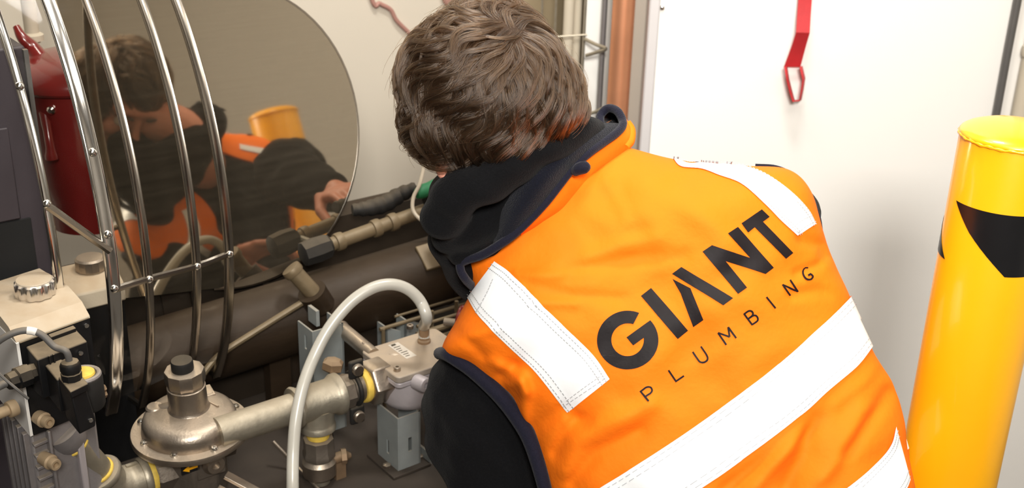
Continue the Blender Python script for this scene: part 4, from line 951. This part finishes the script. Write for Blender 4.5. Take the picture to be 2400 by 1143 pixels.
for s in (-1, 1):
    hp = hipc + RT * .085 * s - Z * .02; kn_ = hp + NN * .26 * (1 if s < 0 else .8) + RT * s * .03; kn_[2] = .40 if s < 0 else .36
    an_ = np.array([hp[0] + s * .03, hp[1] + .06 - (.10 if s > 0 else 0), .09]); hips.append((hp, kn_, an_))
    limb(bm_, [hp, kn_], [.075, .052]); limb(bm_, [kn_, (kn_ * .5 + an_ * .5), an_], [.052, .046, .034])
    limb(bm_, [an_, an_ + NN * .11 - Z * .045], [.034, .026])
body = soft('body', bm_, M['skin'], person, None, .0034, 4)
for s in (-1, 1):
    e_ = H(s * .032, .078, -.014)
    obj('eye', MB().ball(e_, .0125), M['eye'], person, smooth=180); 
    obj('eyebrow', MB().tube(catmull([H(s * .014, .098, .006), H(s * .032, .098, .012), H(s * .052, .084, .006)], 12), [.002, .003, .0035, .0035, .0035, .0035, .003, .003, .003, .0025, .002, .001], 8), M['brow'], person)

# black sweatshirt (torso and sleeves) and hood
hm = MB(); hm.grid(torso(np.linspace(.6, 12.9, 30), np.linspace(0, 2 * PI, 60, endpoint=False), .016), True); nb_ = hm.n - 1800
hm.f += [tuple(nb_ + i for i in range(60))[::-1], tuple(nb_ + 29 * 60 + i for i in range(60))]
limb(hm, [P(1170, 842, 1.665), P(1140, 930, 1.672), P(1136, 1010, 1.675), P(1160, 1110, 1.675), P(1190, 1245, 1.665)], [.074, .086, .084, .074, .066])
limb(hm, [LEl, (LEl + LW) / 2 - Z * .01, LW + (LW - LEl) * .02], [.064, .056, .040])
limb(hm, [RSh, P(1560, 500, 1.81), REl], [.082, .078, .070]); limb(hm, [REl, (REl + RW) / 2, RW + (RW - REl) * .02], [.068, .060, .042])
def folds(co, no):
    q = co; f = np.sin(q[:, 0] * 55 + q[:, 2] * 38 + 2 * np.sin(q[:, 1] * 30)) * np.sin(q[:, 2] * 47 - q[:, 0] * 21 + q[:, 1] * 18)
    return co + no * (.0035 * f + .0015 * np.sin(q[:, 2] * 120 + q[:, 0] * 90))[:, None]
soft('sweatshirt', hm, M['black'], person, 'black sweatshirt with long sleeves', .0055, 5, folds)
ho = MB()
limb(ho, [P(1395, 302, 1.56), P(1345, 318, 1.515), P(1272, 350, 1.478), P(1190, 392, 1.464), P(1120, 426, 1.464), P(1068, 462, 1.472), P(1044, 505, 1.49)], [.014, .020, .025, .028, .030, .031, .030])
limb(ho, [P(1360, 310, 1.60), P(1270, 345, 1.56), P(1180, 380, 1.55), P(1110, 420, 1.55)], [.022, .042, .05, .045])
limb(ho, [P(1250, 410, 1.575), P(1195, 450, 1.57), P(1140, 500, 1.565), P(1095, 530, 1.56)], [.040, .048, .05, .046])
limb(ho, [P(1180, 470, 1.545), P(1140, 500, 1.532), P(1100, 528, 1.525), P(1056, 540, 1.53)], [.026, .032, .034, .030])
limb(ho, [P(1275, 375, 1.55), P(1235, 405, 1.525), P(1190, 445, 1.52), P(1150, 480, 1.52)], [.020, .028, .030, .028])
limb(ho, [P(1165, 565, 1.545), P(1125, 572, 1.54), P(1088, 588, 1.545)], [.018, .022, .020])
limb(ho, [P(1050, 560, 1.58), P(1090, 600, 1.60), P(1120, 650, 1.63)], [.028, .034, .04])
limb(ho, [P(1330, 330, 1.66), P(1240, 400, 1.66), P(1150, 480, 1.66), P(1110, 560, 1.64)], [.05, .06, .06, .05])
limb(ho, [P(1080, 470, 1.56), P(1060, 470, 1.62), P(1090, 430, 1.69), P(1150, 400, 1.72)], [.035, .035, .035, .03])
soft('hood', ho, M['black'], person, 'black hood bunched behind the neck', .0036, 10, folds)

# trousers and boots
tm = MB(); limb(tm, [hipc + Z * .06, hipc - Z * .02], [.10, .115])
for hp, kn_, an_ in hips:
    limb(tm, [hp, kn_], [.088, .072]); limb(tm, [kn_, (kn_ + an_) / 2, an_ + Z * .02], [.072, .066, .058])
soft('trousers', tm, M['trouser'], person, 'dark work trousers', .009, 4)
for hp, kn_, an_ in hips:
    b_ = MB(); limb(b_, [an_ + Z * .06, an_ - Z * .03], [.052, .052]); fx = NN
    b_.ball(an_ + fx * .08 - Z * .045, 1, (.046, .115, .043), np.array([np.cross(fx, Z), fx, Z]))
    b_.box(an_ + fx * .06 - Z * .076, fx * .13, np.cross(fx, Z) * .044, Z * .0125); soft('boot', b_, M['boot'], person, None, .006, 2)

# ---------------------------------------------------------------- hair
hc = MB()
E3 = np.array([RT, -UP, FW])
hc.ball(P(1132, 196, 1.475), 1, (.100, .089, .078), E3, 24).ball(P(1238, 222, 1.485), 1, (.062, .060, .06), E3, 18).ball(P(1060, 276, 1.475), 1, (.058, .062, .055), E3, 18).ball(P(1150, 290, 1.475), 1, (.070, .052, .055), E3, 18).ball(P(1310, 258, 1.52), 1, (.030, .022, .03), E3).ball(P(1078, 345, 1.475), 1, (.030, .028, .03), E3).ball(P(1130, 335, 1.475), 1, (.040, .024, .035), E3).ball(P(1200, 310, 1.48), 1, (.045, .026, .035), E3)
hc.ball(H(0, -.010, .022), 1, (.080, .090, .086), HR_, 24)
hbase = mat('brown_hair_base', (.045, .026, .016), .75, var=.45, scale=70, bump=.8, bscale=160, spec=.2)
hcap = soft('hair', hc, hbase, person, 'thick wavy brown hair', .005, 14)
me = hcap.data; base = wloc(hcap); n = len(me.vertices); co = np.empty(n * 3); me.vertices.foreach_get('co', co); co = co.reshape(-1, 3) + base
hb_ = BVHTree.FromPolygons([tuple(v) for v in co], [tuple(p_.vertices) for p_ in me.polygons])
me.calc_loop_triangles(); tri = np.empty(len(me.loop_triangles) * 3, int); me.loop_triangles.foreach_get('vertices', tri); tri = tri.reshape(-1, 3)
ar_ = np.linalg.norm(np.cross(co[tri[:, 1]] - co[tri[:, 0]], co[tri[:, 2]] - co[tri[:, 0]]), axis=1); cdf = np.cumsum(ar_) / ar_.sum()
NG, NS, NK = 1500, 30000, 10
def roots(n):
    pick = np.searchsorted(cdf, rng.random(n * 2)); w1, w2 = rng.random(n * 2), rng.random(n * 2); sw = w1 + w2 > 1; w1[sw], w2[sw] = 1 - w1[sw], 1 - w2[sw]
    q = co[tri[pick, 0]] + w1[:, None] * (co[tri[pick, 1]] - co[tri[pick, 0]]) + w2[:, None] * (co[tri[pick, 2]] - co[tri[pick, 0]])
    rel = q - HC; fc, uc = rel @ HF, rel @ HU
    return q[~((fc > .045) & (uc < .050)) & ~((uc < -.035) & (fc > .0))][:n]
Wh = P(1205, 78, 1.43); down = cv3(.05, 1, .05)
def fld(q, s): return math.sin(q[0] * 41 * s + 1.7 * math.sin(q[2] * 33 * s + .4)) * math.sin(q[2] * 37 * s + 1.3 * math.sin(q[0] * 29 * s + 2.1)) + .5 * math.sin(q[1] * 52 * s + q[0] * 23 * s)
gr = roots(NG); NG = len(gr); GP = np.empty((NG, NK, 3))
for i in range(NG):                         # guide locks that follow the head, swirl from the crown and curl at their ends
    loc_, nrm, _, _ = hb_.find_nearest(Vector(gr[i])); nv = np.array(nrm); cur = np.array(loc_)
    sg = (.066 + .034 * rng.random()) / (NK - 1); lift1 = .003 + .009 * rng.random(); clump = fld(gr[i], .7); jit = rng.normal(0, .20); ph = clump * 2.6 + rng.normal(0, .35)
    for k in range(NK):
        t_ = k / (NK - 1); GP[i, k] = cur + nv * (.0005 + lift1 * math.sin(t_ * PI * .85) + .004 * t_ * max(0, jit))
        r_v = cur - Wh; r_v = r_v - nv * (r_v @ nv); rn = np.linalg.norm(r_v); r_v = r_v / (rn + .010); sw_ = np.cross(nv, r_v)
        dr_ = r_v * .85 + sw_ * (-.7 * math.exp(-rn / .07) + .35 * clump + jit + (1.0 + .5 * min(1, max(0, rn - .06) / .05)) * math.sin(t_ * 4.2 + ph + rn * 34) * min(1, rn / .06)) + down * min(1.0, rn * 9)
        dr_ = dr_ - nv * (dr_ @ nv); cur = cur + dr_ / (np.linalg.norm(dr_) + 1e-9) * sg
        loc_, nrm, _, _ = hb_.find_nearest(Vector(cur)); c2 = np.array(loc_)
        if np.linalg.norm(c2 - cur) < .02: cur = c2; nv = unit(nv * .5 + np.array(nrm) * .5)
sr = roots(NS); NS = len(sr); tt_ = np.linspace(0, 1, NK)
own = np.empty(NS, int)
for i in range(0, NS, 3000): own[i:i + 3000] = ((sr[i:i + 3000, None, :] - gr[None]) ** 2).sum(2).argmin(1)
off_ = sr - gr[own]; conv = 1 - .78 * tt_ ** .8
frz = rng.normal(0, 1, (NS, 3)); frz2 = rng.normal(0, 1, (NS, 3)); stray = (rng.random(NS) < .05) * 1.0
POS = GP[own] + off_[:, None, :] * conv[None, :, None] + frz[:, None, :] * (.0012 * np.sin(tt_ * 3.1)[None, :, None]) + frz2[:, None, :] * ((.0010 + .006 * stray[:, None]) * tt_[None, :] ** 1.5)[:, :, None]
RAD = np.tile(.00030 * (1 - .7 * tt_ ** 2), (NS, 1))
try:
    hcv = bpy.data.hair_curves.new('hair_strands'); hcv.add_curves([NK] * NS)
    hcv.attributes['position'].data.foreach_set('vector', (POS - base).astype(np.float32).ravel()) if 'position' in hcv.attributes else hcv.points.foreach_set('position', (POS - base).astype(np.float32).ravel())
    ra_ = hcv.attributes.get('radius') or hcv.attributes.new('radius', 'FLOAT', 'POINT'); ra_.data.foreach_set('value', RAD.astype(np.float32).ravel())
    ct_ = hcv.attributes.get('curve_type') or hcv.attributes.new('curve_type', 'INT8', 'CURVE')
    hs = bpy.data.objects.new('strands', hcv); COL.objects.link(hs); hs.parent = hcap; hs['kind'] = 'stuff'
    hmat = bpy.data.materials.new('brown_hair'); hmat.use_nodes = True; N_ = hmat.node_tree.nodes; L_ = hmat.node_tree.links
    N_.remove(N_['Principled BSDF']); hp_b = N_.new('ShaderNodeBsdfHairPrincipled'); hp_b.parametrization = 'COLOR'
    ci = N_.new('ShaderNodeHairInfo'); rp = N_.new('ShaderNodeValToRGB'); rp.color_ramp.elements[0].color = (.009, .005, .003, 1); rp.color_ramp.elements[1].color = (.075, .041, .021, 1)
    L_.new(ci.outputs['Random'], rp.inputs[0]); L_.new(rp.outputs[0], hp_b.inputs['Color'])
    hp_b.inputs['Roughness'].default_value = .26; hp_b.inputs['IOR'].default_value = 1.47; hp_b.inputs['Radial Roughness'].default_value = .45
    L_.new(hp_b.outputs[0], N_['Material Output'].inputs[0]); hcv.materials.append(hmat)
except Exception as ex:
    print('HAIR', ex); raise
# ---------------------------------------------------------------- bollard
BT = P(2378, 322, 1.53); BR = .0672; bx, by, bz_ = BT
t = thing('bollard', 'yellow steel bollard with black arrow bands beside the orange vest', 'bollard', [bx, by, 0])
obj('post', MB().lathe([bx, by, 0], Z, [(BR, .012), (BR, bz_ - .002), (BR * .99, bz_)], 96), M['yellow'], t, smooth=40)
obj('cap', MB().lathe([bx, by, bz_], Z, [(BR * .985, -.001), (BR * 1.012, .001), (BR * 1.015, .004), (BR * .99, .0065), (BR * .9, .0105), (BR * .7, .0155), (BR * .4, .019), (.002, .020)], 96), M['yellow'], t, smooth=50)
wb = MB()
th = np.linspace(0, 2 * PI, 97)
wb.tube([[bx + BR * math.cos(a) * 1.0, by + BR * math.sin(a) * 1.0, bz_ + .0005 + .0008 * math.sin(a * 23) * math.sin(a * 7)] for a in th], [.0022 + .0006 * math.sin(a * 31) for a in th], 8)
obj('weld_bead', wb, M['yellow'], t, smooth=60)
obj('base_flange', MB().box([bx, by, .006], (.11, 0, 0), (0, .11, 0), (0, 0, .006)), M['yellow'], t, bevel=.002)
for sx_ in (-1, 1):
    for sy_ in (-1, 1): obj('anchor_bolt', MB().lathe([bx + sx_ * .09, by + sy_ * .09, .012], Z, [(.012, 0), (.012, .008), (.007, .009), (.007, .02), (.003, .021)], 6), M['cast'], t)
def cyl_hit(px, py):
    r = P(px, py, 1) - CAM; o = CAM - np.array([bx, by, 0]); a = r[0] ** 2 + r[1] ** 2; b = 2 * (o[0] * r[0] + o[1] * r[1]); c = o[0] ** 2 + o[1] ** 2 - BR ** 2
    D = b * b - 4 * a * c; s = (-b - math.sqrt(max(D, 0))) / (2 * a); q = o + r * s; return math.atan2(q[1], q[0]), q[2]
A1 = cyl_hit(2242, 469); A2 = cyl_hit(2272, 545); A3 = cyl_hit(2354, 649); B1 = cyl_hit(2400, 512); B3 = cyl_hit(2398, 648)
S1 = cyl_hit(2212, 534)
dz = S1[1]
R1, R3 = [(q[0] - 2 * PI if q[0] > 0 else q[0], q[1]) for q in (cyl_hit(2210, 530), cyl_hit(2217, 600))]
def decal(dth):
    n1, n2 = 24, 12; G = []
    for i in range(n2 + 1):
        f = i / n2
        # left edge runs A1 -> A2 -> A3
        if f < .5: lt = (A1[0] + (A2[0] - A1[0]) * f * 2, A1[1] + (A2[1] - A1[1]) * f * 2)
        else: lt = (A2[0] + (A3[0] - A2[0]) * (f * 2 - 1), A2[1] + (A3[1] - A2[1]) * (f * 2 - 1))
        row = []; rt2 = (R3[0] + PI - (A3[0] - lt[0]), lt[1])
        for j in range(n1 + 1):
            g = j / n1; a = lt[0] + (rt2[0] - lt[0]) * g + dth; z = lt[1] + (rt2[1] - lt[1]) * g
            row.append([bx + (BR + .0007) * math.cos(a), by + (BR + .0007) * math.sin(a), z])
        G.append(row)
    return MB().grid(np.array(G))
for k in range(2): obj('arrow_band', decal(-k * PI), M['decal'], t, smooth=60, fixn=True)

# ---------------------------------------------------------------- red strap, cables, pipes in the recess
def ribbon(mb, edges, thick):           # edges: list of (left, right) points
    L_ = np.array([e[0] for e in edges]); R_ = np.array([e[1] for e in edges]); n_ = unit(np.cross(R_[0] - L_[0], L_[-1] - L_[0])) * thick
    G = np.stack([L_, R_, R_ + n_, L_ + n_], 1); b = mb.n; mb.grid(G, True); k = len(edges)
    mb.f += [(b, b + 1, b + 2, b + 3), (b + (k - 1) * 4 + 3, b + (k - 1) * 4 + 2, b + (k - 1) * 4 + 1, b + (k - 1) * 4)]; return mb
W_ = lambda x, y, o: WB(x, y, o)
t = thing('red_strap', 'red folded strap hanging on the white wall and ending in a loop', 'strap', W_(1875, 60, .03))
up1, up2 = W_(1882, -160, .012), W_(1915, -160, .012)
obj('upper_length', ribbon(MB(), [(W_(1876, -160, .012), W_(1910, -160, .012)), (W_(1871, 0, .022), W_(1903, 0, .022)), (W_(1868, 40, .03), W_(1900, 40, .03)), (W_(1866, 76, .040), W_(1898, 77, .040))], .0018), M['strap'], t, smooth=20, fixn=True)
obj('lower_length', ribbon(MB(), [(W_(1866, 76, .040), W_(1898, 77, .040)), (W_(1856, 108, .026), W_(1889, 108, .026)), (W_(1838, 157, .014), W_(1876, 157, .014))], .0018), M['strap'], t, smooth=20, fixn=True)
lp = [(1838, 157, .030), (1843, 188, .032), (1850, 216, .03), (1857, 239, .028), (1874, 237, .028), (1879, 212, .03), (1883, 186, .03), (1876, 157, .026)]
ed = [(W_(x, y, o + .016), W_(x + 5, y - 3, max(.002, o - .022))) for x, y, o in lp]
m = MB(); G = []
for (a, b) in ed: G.append([a, b])
m.grid(np.array(G)); lo_ = obj('loop', m, M['strap'], t, smooth=25)
obj('hook', MB().lathe(W_(1893, -150, 0), (0, -1, 0), [(.016, 0), (.016, .004), (.005, .006), (.005, .03), (.011, .032), (.009, .038)], 16), M['cast'], t)
s_ = lo_.modifiers.new('thickness', 'SOLIDIFY'); s_.thickness = .002
tag(obj('wall_cable', MB().tube([W_(2398, -70, .010), W_(2385, 0, .010), W_(2360, 130, .010), W_(2336, 262, .010), W_(2250, 720, .010), W_(2190, 1040, .010)], .0088, 14), M['conduit']), 'dark grey cable running down the white wall behind the bollard', 'cable')
a_ = W_(2412, 180, .02)
tag(obj('wall_conduit', MB().cyl([a_[0], a_[1], .002], [a_[0], a_[1], 3.19], .022).bead([a_[0], a_[1], W_(2400, 120, .02)[2]], Z, .026, .012), M['greypipe']), 'grey conduit at the far right edge of the white wall', 'conduit')

def vpipe(px, py, d, r, name, label, m_, cat='pipe', rings=()):
    q = P(px, py, d); b = MB().cyl([q[0], q[1], .002], [q[0], q[1], 3.195], r, 32)
    for y in rings: b.bead([q[0], q[1], P(px, y, d)[2]], Z, r * 1.15, .008)
    return tag(obj(name, b, m_), label, cat)
vpipe(1456, 110, 2.60, .0245, 'copper_pipe', 'thick copper pipe standing beside the grey trim of the white wall', M['copper'])
vpipe(1332, 60, 2.85, .0125, 'beige_pipe', 'wider of two beige vertical pipes behind the hair', M['greypipe'])
vpipe(1353, 60, 2.90, .0100, 'beige_pipe', 'thinner beige vertical pipe beside the wider beige one', M['greypipe'])
vpipe(1415, 60, 2.78, .0062, 'grey_conduit', 'thin grey vertical conduit beside the copper pipe', M['conduit'].copy())
bpy.data.objects['grey_conduit'].data.materials[0] = M['alu']
t = thing('wire_mesh', 'thin galvanised wire mesh panel behind the hair', 'mesh panel', P(1260, 40, 2.8))
for px in (1222, 1270, 1302, 1372):
    q = P(px, 40, 2.80); obj('wire', MB().cyl([q[0], q[1], .6], [q[0], q[1], 2.6], .0026, 8), M['galv'], t)
for y in (-60, 85, 240):
    obj('cross_wire', MB().cyl(P(1205, y + 8, 2.803), P(1376, y - 4, 2.803), .0022, 8), M['galv'], t)
obj('foot_rail', MB().cyl(np.array([*P(1222, 40, 2.8)[:2], .61]), np.array([*P(1372, 40, 2.8)[:2], .61]), .006, 8), M['galv'], t)
for px in (1222, 1372):
    q = P(px, 40, 2.8); obj('mesh_leg', MB().cyl([q[0], q[1], .002], [q[0], q[1], .61], .006, 8), M['galv'], t)
m = MB().tube(catmull([P(1372, 92, 2.79), P(1396, 104, 2.76), P(1420, 114, 2.74), P(1400, 122, 2.76), P(1374, 130, 2.79)], 24), .0042, 10)
tag(obj('pipe_hook', m, M['galv']), 'small wire hook holding the thin grey conduit', 'hook')
m = MB().tube(catmull([P(1372, 268, 2.79), P(1396, 262, 2.77), P(1420, 250, 2.75)], 14), .0042, 10)
tag(obj('pipe_hook', m, M['galv']), 'lower wire hook just above the black hood', 'hook')
# tan board behind the mesh
q0, q1 = CWP(1190, 100, .03), CWP(1372, 100, .03)
obj_ = obj('recess_board', MB().prism([[q0[0], q0[1], .002], [q1[0], q1[1], .002], [q1[0], q1[1], 3.19], [q0[0], q0[1], 3.19]], -NN * .012), M['tan'])
tag(obj_, 'tan board on the wall behind the wire mesh', 'board')
tag(obj('brace_strip', MB().tube([P(1215, 0, 2.86), P(1262, 90, 2.86), P(1300, 170, 2.86)], .007, 8), M['greypipe']), 'beige diagonal brace behind the wire mesh', 'brace')
tag(obj('wall_cable', MB().tube(catmull([CWP(700, -900, .008), CWP(790, -300, .008), CWP(868, -12, .008), CWP(890, 8, .008), CWP(915, 22, .008), CWP(930, 48, .008), CWP(962, 80, .008), CWP(1010, 130, .008), CWP(1070, 240, .008), CWP(1100, 420, .008), CWP(1105, 520, .008)], 80), .0052, 10), M['pinkcable']), 'dull red cable slanting across the cream wall above the polished cover', 'cable')
tag(obj('wall_cable', MB().tube(catmull([CWP(930, -900, .012), CWP(1000, -250, .012), CWP(1040, -20, .012), CWP(1062, 10, .012), CWP(1100, 40, .012), CWP(1150, 130, .012), CWP(1165, 300, .012), CWP(1165, 520, .012)], 60), .009, 10), M['pinkcable']), 'second dull red cable, disappearing behind the top of the brown hair', 'cable')
